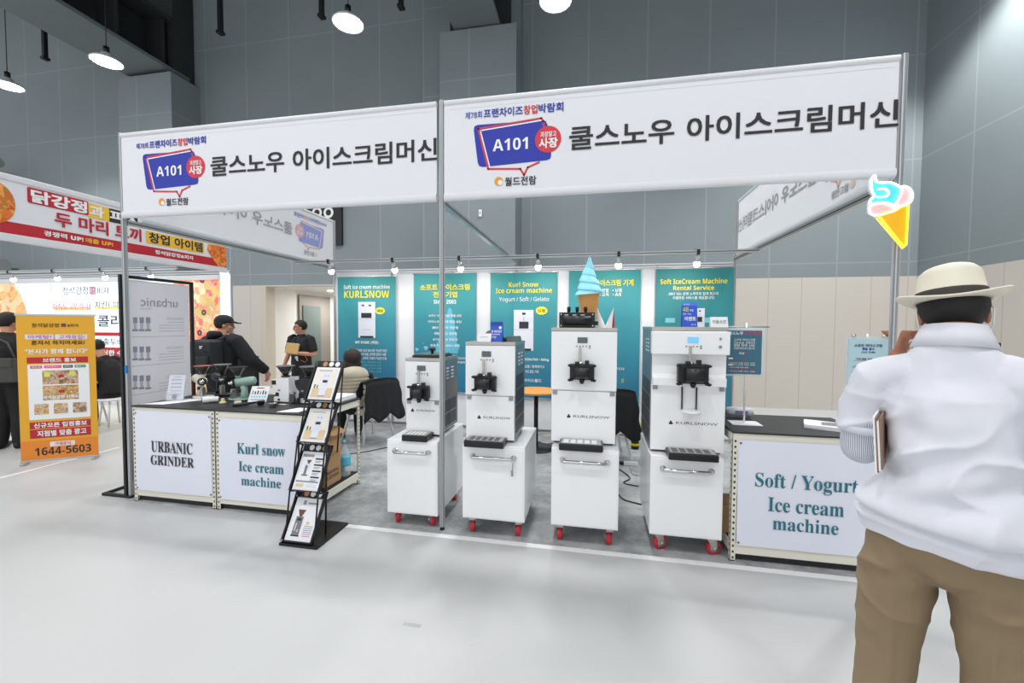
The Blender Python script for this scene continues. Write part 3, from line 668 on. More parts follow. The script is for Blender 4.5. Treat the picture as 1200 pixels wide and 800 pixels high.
m.build('food_print', lb)
m = MB(); m.box(x1, Y5-.02, 0, NX-.03, Y5+.12, 2.56, mat('light_column', (226, 236, 250), .4, emit=.7, var=0), .01); m.build('lit_column', lb)
m = MB(); m.box(xl, Y5, 0, NX-.03, Y5+.1, .12, RAILW); m.box(xl, Y5-.02, 2.41, NX-.03, Y5+.1, 2.5, RAILW, .01); m.build('rail', lb)
for px, lab in ((10, 'leftmost spotlight of the chicken stand rail'), (62, 'second spotlight on the chicken stand rail'), (118, 'third spotlight on the chicken stand rail, left of the black stand'), (172, 'spotlight on the chicken stand rail seen over the grey fabric stand')):
    spotlight(PY(px, 322, 2.6)[0], 2.6, 2.5, lab, watts=3, grp='spotlights of the chicken stand')

# orange banner stand
OB = mat('banner_amber', (236, 174, 44), .6, var=.02); OB2 = mat('banner_orange', (238, 140, 48), .6, var=0)
bx0, by0, bx1, by1 = -2.152, .466, -1.605, .843; dv = Vector((bx1-bx0, by1-by0, 0)); Wd = dv.length; rz = math.atan2(dv.y, dv.x)
t = thing('banner_stand', 'orange advertising banner stand with phone number, left of the booth', 'banner stand', ((bx0+bx1)/2, (by0+by1)/2, 0), rz)
p = Pan((-Wd/2, 0, 0)); Hh = 1.69
m = MB(); m.box(-Wd/2, 0, .03, Wd/2, .006, Hh, OB)
f = lambda x: (x-20)/365*Wd; g = lambda y: Hh-(y-40)/735*(Hh-.03)      # picture 463x800 of the banner
def ot(s_, x0, y0, x1, y1, mt, b_=.02): p.text(m, s_, f(x0), g(y1), f(x1), g(y0), mt, .003, b_)
def orr(x0, y0, x1, y1, mt, r=0, d=.0015): (p.rrect(m, f(x0), g(y1), f(x1), g(y0), r, mt, d) if r else p.rect(m, f(x0), g(y1), f(x1), g(y0), mt, d))
orr(20, 672, 385, 775, OB2)
ot('정석닭강정', 90, 82, 215, 102, INKK, .01); orr(225, 82, 248, 100, mat('print_plum', (120, 60, 90), .6, var=0), .006); ot('&피자', 255, 84, 308, 100, INKK, .01)
orr(58, 138, 188, 162, FABW, .008); ot('마케팅?', 72, 140, 180, 160, PINK); orr(195, 138, 348, 162, FABW, .008); ot('고객유입?', 212, 140, 338, 160, PINK)
ot('혼자서 하지마세요!', 85, 168, 334, 190, INKK, .02); ot('"본사가 함께 합니다"', 58, 210, 348, 236, INKW, .03)
orr(62, 252, 348, 282, RED); ot('브랜드 홍보', 135, 256, 292, 278, INKW, .03)
orr(64, 288, 352, 566, INKW, .015)
for i, (c, a_, b_) in enumerate((((196, 60, 80), 76, 130), ((222, 60, 120), 140, 220), ((40, 40, 44), 228, 274), ((60, 160, 80), 282, 336))):
    orr(a_, 294, b_, 308, mat('tab_%d' % i, c, .6, var=0), .005, .002); ot(('배달앱', '네이버플레이스', '유튜브', '블로그')[i], a_+6, 297, b_-6, 305, INKW, .01)
PH1 = food_mat('photo_dishes', [(70, 66, 64), (196, 150, 110), (226, 214, 200), (150, 80, 50)], 24); PH2 = food_mat('photo_fried', [(90, 110, 76), (216, 156, 60), (230, 220, 206), (120, 70, 40)], 30)
orr(130, 320, 298, 390, PH1, 0, .002); orr(130, 396, 298, 470, PH2, 0, .002)
orr(138, 326, 166, 352, mat('tag_lime', (226, 226, 90), .6, var=0), .01, .0025); orr(255, 324, 285, 350, mat('tag_lime', (226, 226, 90)), .01, .0025); orr(204, 342, 230, 356, RED, .005, .0025); orr(204, 420, 232, 434, RED, .005, .0025)
ot('정석닭강정 신메뉴', 132, 446, 298, 464, INKW, .03)
for a_ in (88, 178, 268): orr(a_, 484, a_+70, 548, PAPER, 0, .0022); orr(a_, 488, a_+66, 540, PH2 if a_ != 268 else PH1, 0, .0026)
orr(64, 578, 352, 612, RED); ot('신규오픈 입점홍보', 84, 582, 334, 608, INKW, .03); orr(64, 616, 352, 660, RED); ot('지점별 맞춤 광고', 98, 622, 330, 652, INKW, .03)
orr(154, 682, 272, 706, FABW, .008, .002); ot('가맹문의', 178, 685, 252, 703, OB2, .02); ot('1644-5603', 84, 708, 350, 748, INKK, .04)
m.build('printed_sheet', t, local=True)
m = MB(); m.box(-Wd/2-.01, -.004, Hh-.012, Wd/2+.01, .01, Hh+.012, ALU, .003); m.box(-Wd/2-.01, -.004, .022, Wd/2+.01, .01, .045, ALU, .003); m.tube([(0, .02, Hh), (0, .3, .01)], .01, ALU, 8); m.box(-.03, .26, 0, .03, .34, .02, ALU); m.build('support_pole', t, local=True)
for sx in (-1, 1):
    m = MB(); m.box(sx*(Wd/2-.03)-.018, -.06, 0, sx*(Wd/2-.03)+.018, .06, .024, STEEL, .006); m.build('foot', t, local=True)

# black frame stand with the grey see-through print
t = thing('frame_stand', 'black frame stand holding a grey mirrored print, at the booth corner', 'display stand', (-.05, .35, 0))
y0, y1, zt = .0, .68, 2.04; fx = -.055
m = MB()
for yy in (y0, y1): m.box(fx-.014, yy-.014, 0, fx+.014, yy+.014, zt, BLKMET, .003)
m.box(fx-.014, y0, zt-.028, fx+.014, y1, zt, BLKMET, .003); m.box(fx-.014, y0, .10, fx+.014, y1, .128, BLKMET, .003); m.build('frame', t)
m = MB()
for yy in (y0, y1):
    m.box(fx-.27, yy-.016, 0, fx+.05, yy+.016, .025, BLKMET, .003)
m.box(fx-.27, y0, 0, fx-.245, y1, .025, BLKMET, .003); m.build('base', t)
GRF = mat('grey_translucent_fabric', (226, 227, 232), .8, var=.02, nscale=3); nt, b = nodes(GRF); tr = nt.nodes.new('ShaderNodeBsdfTranslucent'); tr.inputs[0].default_value = (.9, .9, .93, 1); ms = nt.nodes.new('ShaderNodeMixShader'); ms.inputs[0].default_value = .5
nt.links.new(b.outputs[0], ms.inputs[1]); nt.links.new(tr.outputs[0], ms.inputs[2]); nt.links.new(ms.outputs[0], nt.nodes['Material Output'].inputs[0])
GI = mat('faint_grey_print', (146, 148, 160), .8, var=0); GI2 = mat('fainter_grey_print', (184, 186, 196), .8, var=.1)
m = MB(); m.box(fx-.006, y0+.03, .72, fx, y1-.03, zt-.04, GRF); p = panXp(fx+.0005); zf = (120, 320, 5)
p.m = None
def mir(s_, xl, yt, xr, yb, mt, b_=.0):
    a = p._c(zf, xl, yt); c = p._c(zf, xr, yb); c2 = p._c(zf, xl, yb); V, F = glyphs(s_, b_)
    m.add([p.at(c[0]+u*(a[0]-c[0]), c2[1]+v*(a[1]-c2[1]), .002) for u, v, l_ in V], F, mt)
mir('urbanic', 222, 138, 440, 192, GI, .01); mir('Manual', 225, 200, 288, 212, GI2)
for yy in (258, 430, 600):
    mir('CLEANING GUIDE', 375, yy, 478, yy+16, GI2, .005)
    for k in range(4): p.rz(m, zf, 385 if k == 0 else 330, yy+28+k*17, 480, yy+31+k*17, GI2)
    p.rz(m, zf, 170, yy+115, 490, yy+118, GI2)
    for k in range(3): 
        x_ = 178+k*38; p.rz(m, zf, x_, yy, x_+26, yy+34, GI, .002); p.rz(m, zf, x_+4, yy+34, x_+22, yy+70, GI2, .002); p.rz(m, zf, x_-4, yy+70, x_+30, yy+82, GI, .002)
m.build('print', t)
m = MB(); m.box(.0, -.03, 1.15, .02, -.018, 1.22, mat('blue_tape', (30, 120, 200), .5, var=0)); tag(m.build('tape_strip'), 'small blue tape strip stuck on the left corner post', 'tape')

# ================================================================== ice cream machines on wheeled cabinets
RUB = mat('red_wheel', (206, 42, 56), .4, var=.05); CABW = mat('cabinet_white', (247, 248, 249), .22, var=.006, coat=.2)
DSP = mat('drip_tray_black', (22, 22, 24), .3, var=.05); LCD = mat('lcd_green_grey', (96, 106, 104), .3, var=0); LCDB = mat('lcd_blue', (120, 186, 226), .3, emit=.35, var=0)
SIDE = mat('steel_side', (150, 153, 158), .3, .8, var=.08, nscale=5); GRILL = mat('grille_dark', (92, 94, 98), .4, .6, var=0)
def cabinet(x0, x1, yf, yb, z0, z1, label, turn, key=False):
    t = thing('wheeled_cabinet', label, 'cabinet', ((x0+x1)/2, (yf+yb)/2, 0), group='white cabinets under the ice cream machines')
    m = MB(); m.box(x0, yf, z0, x1, yb, z1, CABW, .006); m.build('body', t)
    m = MB(); m.box(x0+.012, yf-.004, z0+.012, x1-.012, yf+.001, z1-.02, CABW, .002); m.build('front_panel', t)
    m = MB(); w_ = x1-x0; zh = z1-.085; a, b_ = x0+w_*.17, x1-w_*.17
    m.tube([(a, yf, zh), (a, yf-.03, zh), (a+.012, yf-.045, zh), (b_-.012, yf-.045, zh), (b_, yf-.03, zh), (b_, yf, zh)], .013, CHROME, 10)
    for q in (a, b_): m.cyl((q, yf-.012, zh), (q, yf+.002, zh), .022, CHROME, 16)
    m.build('handle', t)
    for i, (cx, cy) in enumerate(((x0+.06, yf+.07), (x1-.06, yf+.07), (x0+.06, yb-.08), (x1-.06, yb-.08))):
        an = turn[i % len(turn)]; r = .052; M = Matrix.Translation((cx, cy, 0)) @ Matrix.Rotation(an, 4, 'Z')
        m = MB(); m.box(-.035, -.035, z0-.008, .035, .035, z0, STEEL, 0, M); m.box(-.032, -.026, max(2*r+.006, z0-.035), .045, .026, z0-.008, STEEL, .004, M); m.lathe([(.012, -.030), (.014, -.026), (.014, .026), (.012, .030)], M @ Vector((.03, 0, r)), CHROME, 12, M.to_3x3() @ Vector((0, 1, 0)))
        for sy in (-1, 1): m.prism([M @ Vector(q) for q in ((-.034, sy*.024, z0-.008), (.034, sy*.024, z0-.008), (.05, sy*.024, r-.014), (.012, sy*.024, r-.014))], M.to_3x3() @ Vector((0, .003*sy, 0)), STEEL)
        m.tube([M @ Vector((.03, -.028, r)), M @ Vector((.03, .028, r))], .008, STEEL, 8); c = m.build('caster', t)
        m = MB(); m.lathe([(.02, -.017), (r-.012, -.018), (r-.004, -.017), (r, -.01), (r, .01), (r-.004, .017), (r-.012, .018), (.02, .017)], M @ Vector((.03, 0, r)), RUB, 24, M.to_3x3() @ Vector((0, 1, 0)))
        ax = M.to_3x3() @ Vector((0, 1, 0))
        for sg in (-1, 1): m.lathe([(.034, .0), (.034, .0015), (.012, .003)], M @ Vector((.03, 0, r))+ax*sg*.0175, STEEL, 18, ax*sg)
        m.build('wheel', c)
    if key: m = MB(); m.tube([(b_, yf-.045, zh-.02), (b_-.006, yf-.02, zh-.05), (b_-.01, yf-.02, zh-.09)], .003, INKG, 5); m.box(b_-.018, yf-.024, zh-.13, b_-.002, yf-.018, zh-.09, INKG, .002); m.build('tag', t)
    return t
def head_unit(m, cx, y, z0, z1, wd, lev=True):
    # black dispensing head: block, four clamp knobs, ribs and spout
    h = z1-z0; m.box(cx-wd/2, y-.06, z0+h*.1, cx+wd/2, y, z1-h*.05, BLACK, .012)
    m.cyl((cx-wd*.28, y-.085, (z0+z1)/2), (cx-wd*.28+wd*.56, y-.085, (z0+z1)/2), h*.30, BLACK, 18)
    for sx in (-1, 1):
        for zz_ in (z0+h*.1, z1-h*.12):
            m.lathe([(.005, 0), (.010, .004), (.012, .014), (.010, .024), (.004, .027)], (cx+sx*wd*.46, y-.055, zz_), BLACK, 10, (sx*.35, -1, 0)); m.box(cx+sx*wd*.46-.02, y-.075, zz_-.006, cx+sx*wd*.46+.02, y-.06, zz_+.006, BLACK)
    m.lathe([(.018, .01), (.02, -.01), (.012, -.03)], (cx, y-.05, z0+h*.12), BLACK, 12)
    m.box(cx-.05, y-.07, z1-h*.08, cx-.02, y-.03, z1+.01, BLACK, .004); m.box(cx+.02, y-.06, z1-h*.1, cx+.05, y-.03, z1+.02, BLACK, .004)
def machine(label, x0, x1, yf, yb, z0, z1, kind, lx=.5):
    t = thing('ice_cream_machine', label, 'ice cream machine', ((x0+x1)/2, (yf+yb)/2, z0), group='soft ice cream machines')
    w_ = x1-x0; cx = x0+w_*lx; H = z1-z0; big = kind == 'big'
    zs = z0+(.47 if kind != 'wide' else .52)*H                    # seam between the upper and lower front
    m = MB(); m.box(x0+.006, yf+.02, z0+.02, x1-.006, yb, z1-.02, WHITE, .004); m.box(x0+.02, yf+.04, z0, x1-.02, yb-.03, z0+.02, GRILL); m.build('body', t)
    for sx, xx in ((-1, x0), (1, x1-.006)):
        m = MB(); m.box(xx, yf+.03, z0+.03, xx+.006, yb, z1-.024, SIDE, .002); o_ = -.001 if sx < 0 else .006
        xq = xx+(0 if sx < 0 else .006)
        for gy in (.12, .22):                                        # louvres near the top, perforated grilles below
            for k in range(4): m.box(xq-.002, yf+gy*1.2, z1-.10-k*.028, xq+.003, yf+gy*1.2+.06, z1-.088-k*.028, WHITE)
        d = yb-yf
        for gy in range(3):
            for gz in range(2 if kind == 'small' else 4): m.box(xq-.0015, yf+.05+gy*(d-.08)/3, z0+.06+gz*.115, xq+.0015, yf+.05+(gy+1)*(d-.08)/3-.015, z0+.06+gz*.115+.10, GRILL)
        m.build('side_panel', t)
    m = MB(); m.box(x0-.002, yf-.002, z1-.026, x1+.002, yb+.002, z1, STEEL, .004)
    m.build('top_trim', t)
    zl = z0+.035
    if kind == 'wide':
        m = MB(); zc = z1-.026-.165; m.box(x0-.004, yf-.05, zc, x1+.004, yf+.03, z1-.03, WHITE, .008)
        zf0 = z1-.36; m.box(x0+.006, yf-.0, zf0-.03, x1-.006, yf+.03, zc, WHITE); m.prism([(x0+.01, yf-.035, zf0), (x0+.01, yf+.03, zf0+.05), (x0+.01, yf+.03, zf0-.05), (x0+.01, yf-.035, zf0-.05)], (w_-.02, 0, 0), WHITE)
        m.build('upper_front', t); yh = yf-.03; yd = yf-.052; zd = z1-.09
    else:
        m = MB(); m.box(x0, yf-.004, zs, x1, yf+.03, z1-.028, WHITE, .004); m.build('upper_front', t); yh = yf-.004; yd = yf-.006; zd = z1-.026-(.055 if kind == 'small' else .065)
        zf0 = zs
    m = MB(); m.box(x0+.004, yf+.002, z0+.02, x1-.004, yf+.03, zf0-.008 if kind != 'wide' else zf0-.05, WHITE, .004)
    # lettering and small emblem
    lw = w_*.56; lx0 = x0+w_*.28 if kind != 'small' else x0+w_*.2; zl = z0+H*(.235 if kind != 'small' else .32); lh = .019 if kind != 'small' else .016
    pp = Pan((0, yf+.002, 0)); pp.text(m, 'KURLSNOW', lx0+.035, zl, lx0+lw+.03, zl+lh, INKK, .001, 0, 'plain')
    for k in range(3): a = PI/2+k*2*PI/3; pp.disc(m, lx0+.008*math.cos(a), zl+lh/2+.008*math.sin(a)-.002, .0075, INKK, .001, n=10)
    pp.rect(m, lx0-.002, zl-.004, lx0+.002, zl+.008, INKK)
    m.build('lower_front', t)
    # plain grey sticker tags at both ends of the joint
    m = MB(); 
    for sx in (x0+.012, x1-.046): m.box(sx, yf-.006, (zf0 if kind != 'wide' else zf0-.05)-.035, sx+.034, yf+.004, (zf0 if kind != 'wide' else zf0-.05)-.006, INKG, .003)
    m.build('grey_tag', t)
    m = MB(); m.box(cx-.036, yd-.003, zd-.021, cx+.036, yd, zd+.021, LCDB if kind == 'wide' else LCD, .002); m.build('display', t)
    m = MB()
    for k in range(4): m.cyl((cx-.042+k*.023, yd-.002, zd-.044), (cx-.042+k*.023, yd+.002, zd-.044), .006, INKG if k != 2 or kind != 'wide' else ORANGE, 10)
    for k in range(2): m.box(cx+.046, yd-.0015, zd-.06+k*.014, cx+.058, yd+.002, zd-.05+k*.014, INKG)
    if kind == 'wide': m.cyl((x1-.06, yd-.004, zd+.01), (x1-.06, yd, zd+.01), .008, INKG, 10); m.cyl((x1-.06, yd-.004, zd-.045), (x1-.06, yd, zd-.045), .011, INKG, 12)
    m.build('buttons', t)
    hw = {'small': .155, 'mid': .165, 'big': .175, 'wide': .20}[kind]; hz1 = {'small': z1-.21, 'mid': z1-.245, 'big': z1-.255, 'wide': z1-.245}[kind]; hh = {'small': .125, 'mid': .125, 'big': .135, 'wide': .16}[kind]
    yh2 = yh if kind != 'wide' else yf-.03
    m = MB(); head_unit(m, cx, yh2, hz1-hh, hz1, hw); hd = m.build('dispensing_head', t)
    m = MB(); m.box(cx-.026, yh2-.03, hz1-.01, cx-.008, yh2-.012, hz1+.115, STEEL, .004); m.tube([(cx-.017, yh2-.03, hz1), (cx-.017, yh2-.055, hz1-.02)], .006, CHROME, 8); m.lathe([(.02, 0), (.016, .012)], (cx-.012, yh2-.035, hz1-.008), CHROME, 12); m.build('lever', hd)
    tw = {'small': .21, 'mid': .30, 'big': .31, 'wide': .32}[kind]; tz = z0+.045; td = .15; tc = cx if kind != 'mid' else x0+w_*.47
    m = MB(); m.box(tc-tw/2, yf-td, tz-.05, tc+tw/2, yf+.0, tz, DSP, .01)
    m.build('drip_tray', t)
    m = MB(); m.box(tc-tw/2+.015, yf-td+.015, tz-.004, tc+tw/2-.015, yf-.01, tz+.002, STEEL)
    for k in range(5): q = tc-tw/2+.03+k*(tw-.06)/5; m.box(q, yf-td+.03, tz+.002, q+(tw-.06)/5-.014, yf-.03, tz+.003, GRILL if kind in ('mid', 'wide') else WHITE)
    m.build('drip_grate', t)
    if kind == 'wide':
        m = MB()
        for q in (-.055, .04): m.box(cx+q-.004, yf-.012, zf0-.22, cx+q+.004, yf+.0, zf0-.06, BLACK)
        m.lathe([(.05, 0), (.052, .018), (.03, .02), (.028, 0)], (cx+.005, yf-.06, zf0-.235), WHITE, 18); m.box(cx-.055, yf-.06, zf0-.232, cx+.044, yf, zf0-.218, WHITE, .003); m.build('cone_holder', t)
    return t
cabinet(2.552, 2.972, -.03, .62, .115, .70, 'white wheeled cabinet at the left, behind the middle post', (2.2, 2.4, .4, 1.5))
cabinet(3.183, 3.66, -.06, .56, .145, .71, 'second white wheeled cabinet from left, with a string tag on its handle', (1.75, 1.9, .4, 1.5), True)
cabinet(3.853, 4.33, -.05, .58, .15, .72, 'third white wheeled cabinet, under the machine with the cone lamp', (1.6, 1.75, .4, 1.5))
cabinet(4.545, 5.02, -.03, .62, .14, .70, 'fourth white wheeled cabinet, beside the Soft Yogurt counter', (.5, .35, .4, 1.5))
machine('smallest ice cream machine with black lid on top, behind the middle post', 2.65, 2.945, .10, .54, .70, 1.335, 'small', .47)
machine('ice cream machine second from left, with small blue price sign on top', 3.182, 3.567, .02, .47, .71, 1.475, 'mid', .43)
machine('tall ice cream machine carrying the blue cone lamp and black block', 3.836, 4.31, .05, .62, .72, 1.587, 'big', .48)
machine('widest ice cream machine at right with lit blue display', 4.548, 5.048, .05, .62, .70, 1.598, 'wide', .53)
# support block between small machine and cabinet
# things standing on the machines
m_ = mat('smoke_lid', (46, 48, 50), .15, var=.05)
t = thing('hopper_lid', 'black hopper lid with round knob on the smallest machine', 'lid', (2.79, .3, 1.335))
m = MB(); m.box(2.68, .16, 1.335, 2.925, .46, 1.352, BLACK, .005); m.box(2.695, .175, 1.352, 2.91, .445, 1.362, mat('lid_steel', (120, 124, 126), .25, .6, var=.05), .004); m.build('plate', t)
m = MB(); m.lathe([(.012, 0), (.012, .02), (.028, .03), (.028, .042), (.004, .046)], (2.80, .30, 1.362), BLACK, 16); m.build('knob', t)
def table_sign(name, label, x0, y, z, w_, h_, mt, prints, tilt=.12):
    t = thing(name, label, 'sign', (x0+w_/2, y, z)); p = Pan((x0, y, z), (1, 0, 0), (0, math.sin(tilt), math.cos(tilt)))
    m = MB(); m.prism([p.at(0, 0, 0), p.at(w_, 0, 0), p.at(w_, h_, 0), p.at(0, h_, 0)], -p.N*.004, mt); prints(m, p, w_, h_); m.build('face', t)
    m = MB(); q = Pan((x0, y+2*h_*math.sin(tilt)+.004, z), (1, 0, 0), (0, -math.sin(tilt), math.cos(tilt))); m.prism([q.at(0, 0, 0), q.at(w_, 0, 0), q.at(w_, h_, 0), q.at(0, h_, 0)], q.N*.003, mt); m.build('back_leaf', t)
BLS = mat('sign_royal_blue', (44, 92, 206), .4, var=.02)
def blue_sign(m, p, w_, h_):
    p.rect(m, 0, h_*.86, w_, h_, mat('sign_light_blue', (70, 130, 230), .4, var=0), .001); p.text(m, '온라인', w_*.1, h_*.88, w_*.5, h_*.95, INKW, .002)
    p.text(m, '48', w_*.06, h_*.62, w_*.42, h_*.8, INKY, .002); p.text(m, '개월', w_*.46, h_*.62, w_*.74, h_*.72, INKW, .002)
    p.text(m, '할부 가능', w_*.06, h_*.48, w_*.6, h_*.56, INKW, .002); p.text(m, '이벤트', w_*.16, h_*.24, w_*.9, h_*.42, INKW, .002, .03); p.text(m, '문의', w_*.6, h_*.06, w_*.9, h_*.12, INKW, .002)
def white_card(s_):
    return lambda m, p, w_, h_: p.text(m, s_, w_*.1, h_*.35, w_*.9, h_*.7, INKG, .002, .02)
def blue_sign2(m, p, w_, h_):
    p.rect(m, 0, h_*.8, w_, h_, mat('sign_dark_blue', (34, 70, 170), .4, var=0), .001); p.disc(m, w_*.8, h_*.7, w_*.12, INKW, .002)
    p.text(m, '월 10만원대', w_*.08, h_*.44, w_*.92, h_*.58, INKW, .002, .02); p.rect(m, w_*.08, h_*.34, w_*.8, h_*.38, INKY, .002); p.text(m, '렌탈', w_*.1, h_*.16, w_*.5, h_*.28, INKW, .002)
table_sign('price_sign', 'small blue standing price sign on the second machine', 3.345, .14, 1.475, .098, .155, BLS, blue_sign2)
table_sign('name_card', 'small white folded card on the second machine, left of its blue sign', 3.245, .12, 1.475, .11, .065, PAPER, lambda m, p, w_, h_: p.rect(m, w_*.2, h_*.5, w_*.8, h_*.56, INKG, .002), .3)
table_sign('price_sign', 'bright blue standing price sign on the widest machine', 4.773, .17, 1.598, .105, .18, BLS, blue_sign)
table_sign('name_card', 'white folded card with grey Korean letters on the widest machine', 4.955, .12, 1.598, .115, .075, PAPER, white_card('자동소진'), .3)
m = MB(); m.ell((3.31, .26, 1.475), (.05, .05, .085), mat('brown_dome', (108, 84, 72), .6, var=.1), keep=lambda q: q.z > 0); m.cyl((3.31, .26, 1.475), (3.31, .26, 1.479), .05, mat('brown_dome', (108, 84, 72)), 18); tag(m.build('domed_cover'), 'small brown domed cover behind the white card on second machine', 'cover')
t = thing('hopper_lid', 'low dark green lid on top of the second machine, right of blue sign', 'lid', (3.50, .28, 1.475)); GRN = mat('lid_dark_green', (58, 78, 72), .35, var=.1)
m = MB(); m.prism([(3.445, .16, 1.476), (3.56, .16, 1.476), (3.545, .18, 1.515), (3.47, .18, 1.515)], (0, .2, 0), GRN); m.build('cover', t); m = MB(); m.cyl((3.448, .155, 1.49), (3.468, .155, 1.50), .014, BLACK); m.build('hinge', t)
# black manifold block, blue cone lamp and white cones on the tall machine
t = thing('freezer_door_block', 'black three-tap front block lying on the tall machine', 'machine part', (4.03, .16, 1.587)); z_ = 1.587
m = MB(); m.box(3.885, .12, z_, 4.15, .22, z_+.115, BLACK, .006); m.cyl((3.92, .115, z_+.055), (4.12, .115, z_+.055), .035, BLACK, 18); m.box(4.15, .14, z_+.02, 4.175, .19, z_+.05, BLACK, .004); m.build('block', t)
for x in (3.955, 4.018, 4.08): m = MB(); m.cyl((x, .16, z_+.115), (x, .16, z_+.135), .011, BLACK); m.lathe([(.013, 0), (.014, .025), (.011, .03)], (x, .16, z_+.128), BLACK, 12); m.build('tap', t)
m = MB()
for x in (3.90, 4.135):
    for z in (.015, .1): m.cyl((x, .117, z_+z), (x, .121, z_+z), .005, CHROME, 8)
for x in (3.94, 4.0, 4.06): m.box(x-.015, .117, z_+.093, x+.015, .121, z_+.098, CHROME)
m.build('screws', t)
WAF = mat('waffle_cone', (216, 154, 84), .6, var=0); nt, b = nodes(WAF); tc = nt.nodes.new('ShaderNodeTexCoord'); sp = nt.nodes.new('ShaderNodeSeparateXYZ'); nt.links.new(tc.outputs['Generated'], sp.inputs[0])
f1 = mathn(nt, 'FRACT', mathn(nt, 'MULTIPLY', mathn(nt, 'ADD', sp.outputs['X'], sp.outputs['Z']), 9)); f2 = mathn(nt, 'FRACT', mathn(nt, 'MULTIPLY', mathn(nt, 'SUBTRACT', sp.outputs['X'], sp.outputs['Z']), 9))
ln = mathn(nt, 'MAXIMUM', mathn(nt, 'LESS_THAN', f1, .14), mathn(nt, 'LESS_THAN', f2, .14)); nt.links.new(mixc(nt, mathn(nt, 'MULTIPLY', ln, .35), lin((220, 160, 90)), lin((176, 116, 56))), b.inputs['Base Color'])
SWB = mat('swirl_glow_blue', (150, 222, 244), .5, emit=.12, var=.02)
t = thing('cone_lamp', 'giant glowing blue soft ice cream cone model on the tall machine', 'lamp', (4.1, .33, z_))
m = MB(); m.lathe([(.045, 0), (.048, .02), (.085, .26), (.088, .275), (.08, .28)], (4.1, .33, z_), WAF, 28); m.build('waffle_cone', t)
m = MB(); V = []; n_, seg = 90, 28; zb0 = z_+.272
for i in range(n_+1):
    f_ = i/n_; z = zb0+.285*f_
    for k in range(seg):
        an = 2*PI*k/seg; tw = (f_*4.6+k/seg) % 1.0
        env = .098*(1-f_)**.82+.004; bul = 1+.26*math.sin(PI*tw)**.8-.16
        V.append((4.1+env*bul*math.cos(an)+.004*math.sin(f_*9), .33+env*bul*math.sin(an), z-(.018*math.sin(PI*tw) if f_ < .95 else 0)))
F = [(i*seg+k, i*seg+(k+1) % seg, (i+1)*seg+(k+1) % seg, (i+1)*seg+k) for i in range(n_) for k in range(seg)]+[tuple(range(seg-1, -1, -1)), tuple(n_*seg+k for k in range(seg))]
m.add(V, F, SWB, True); m.build('swirl', t)
for x, lab, tilt in ((4.20, 'white paper cone sleeve just right of the black block', -.25), (4.268, 'white and red paper cone sleeve at the tall machine right edge', .45)):
    m = MB(); c = Vector((x, .4, z_)); tip = Vector((x+tilt*.09-.01, .4, z_+.165)); A = []
    for k in range(16): a = 2*PI*k/16; A.append(c+Vector((.04*math.cos(a), .04*math.sin(a), 0)))
    for k in range(16): m.add([A[k], A[(k+1) % 16], tip], [(0, 1, 2)], RED if (k in (13, 14, 15) and tilt > 0) else PAPER, False)
    m.poly(A[::-1], PAPER); tag(m.build('paper_cone'), lab, 'paper cone')
# ================================================================== steel racks used as counters
TOPB = mat('black_table_top', (40, 41, 43), .45, var=.08, nscale=12); SHB = mat('shelf_black', (34, 34, 36), .6, var=.1)
def angle_post(x, y, sx, sy, z1):
    m = MB(); a, th = .034, .003
    m.box(min(x, x+sx*a), min(y, y+sy*th), .007, max(x, x+sx*a), max(y, y+sy*th), z1, CREAM); m.box(min(x, x+sx*th), min(y, y+sy*a), .007, max(x, x+sx*th), max(y, y+sy*a), z1, CREAM)
    k = 0; z = .03
    while z < z1-.02:
        yy = y-sy*.0008; cx = x+sx*.018
        m.poly([(cx-.006, yy, z-.008), (cx+.006, yy, z-.008), (cx+.006, yy, z+.008), (cx-.006, yy, z+.008)], HOLE)
        xx = x-sx*.0008; cy = y+sy*.018; m.poly([(xx, cy-.006, z-.008), (xx, cy+.006, z-.008), (xx, cy+.006, z+.008), (xx, cy-.006, z+.008)], HOLE); z += .04
    m.box(x-.003 if sx > 0 else x-.031, y-.003 if sy > 0 else y-.031, .0065, x+.031 if sx > 0 else x+.003, y+.031 if sy > 0 else y+.003, .012, BLACK); return m
def rack(label, x0, x1, y0, y1, zt, shelf=True):
    t = thing('steel_rack_table', label, 'table', ((x0+x1)/2, (y0+y1)/2, 0), group='cream steel rack tables')
    for x, sx in ((x0, 1), (x1, -1)):
        for y, sy in ((y0, 1), (y1, -1)): angle_post(x, y, sx, sy, zt-.012).build('leg', t)
    def beam(z0, z1):
        for y, d in ((y0+.003, .012), (y1-.015, .012)): m = MB(); m.box(x0+.003, y, z0, x1-.003, y+d, z1, CREAM, .003); m.build('beam', t)
        for x in (x0+.003, x1-.015): m = MB(); m.box(x, y0+.015, z0, x+.012, y1-.015, z1, CREAM, .003); m.build('beam', t)
    beam(zt-.075, zt-.014); beam(.055, .125)
    m = MB(); m.box(x0-.004, y0-.006, zt-.014, x1+.004, y1+.004, zt, TOPB, .003); m.build('table_top', t)
    m = MB(); m.box(x0+.016, y0+.016, .122, x1-.016, y1-.016, .13, SHB); m.build('shelf', t)
    m = MB(); m.box(x0+.03, y0+.02, .015, x1-.03, y0+.04, .05, SHB); m.build('floor_strip', t)
    return t
TL = .868
rack('cream steel rack table at far left, fronted by a white poster with black lettering', .10, .967, -.05, .74, TL)
rack('cream steel rack table behind the brochure stand, fronted by a white poster with teal lettering', .977, 1.857, -.05, .74, TL)
TR = .897
rack('cream steel rack table at right, fronted by the Soft / Yogurt poster', 5.075, 5.965, -.02, .60, TR)
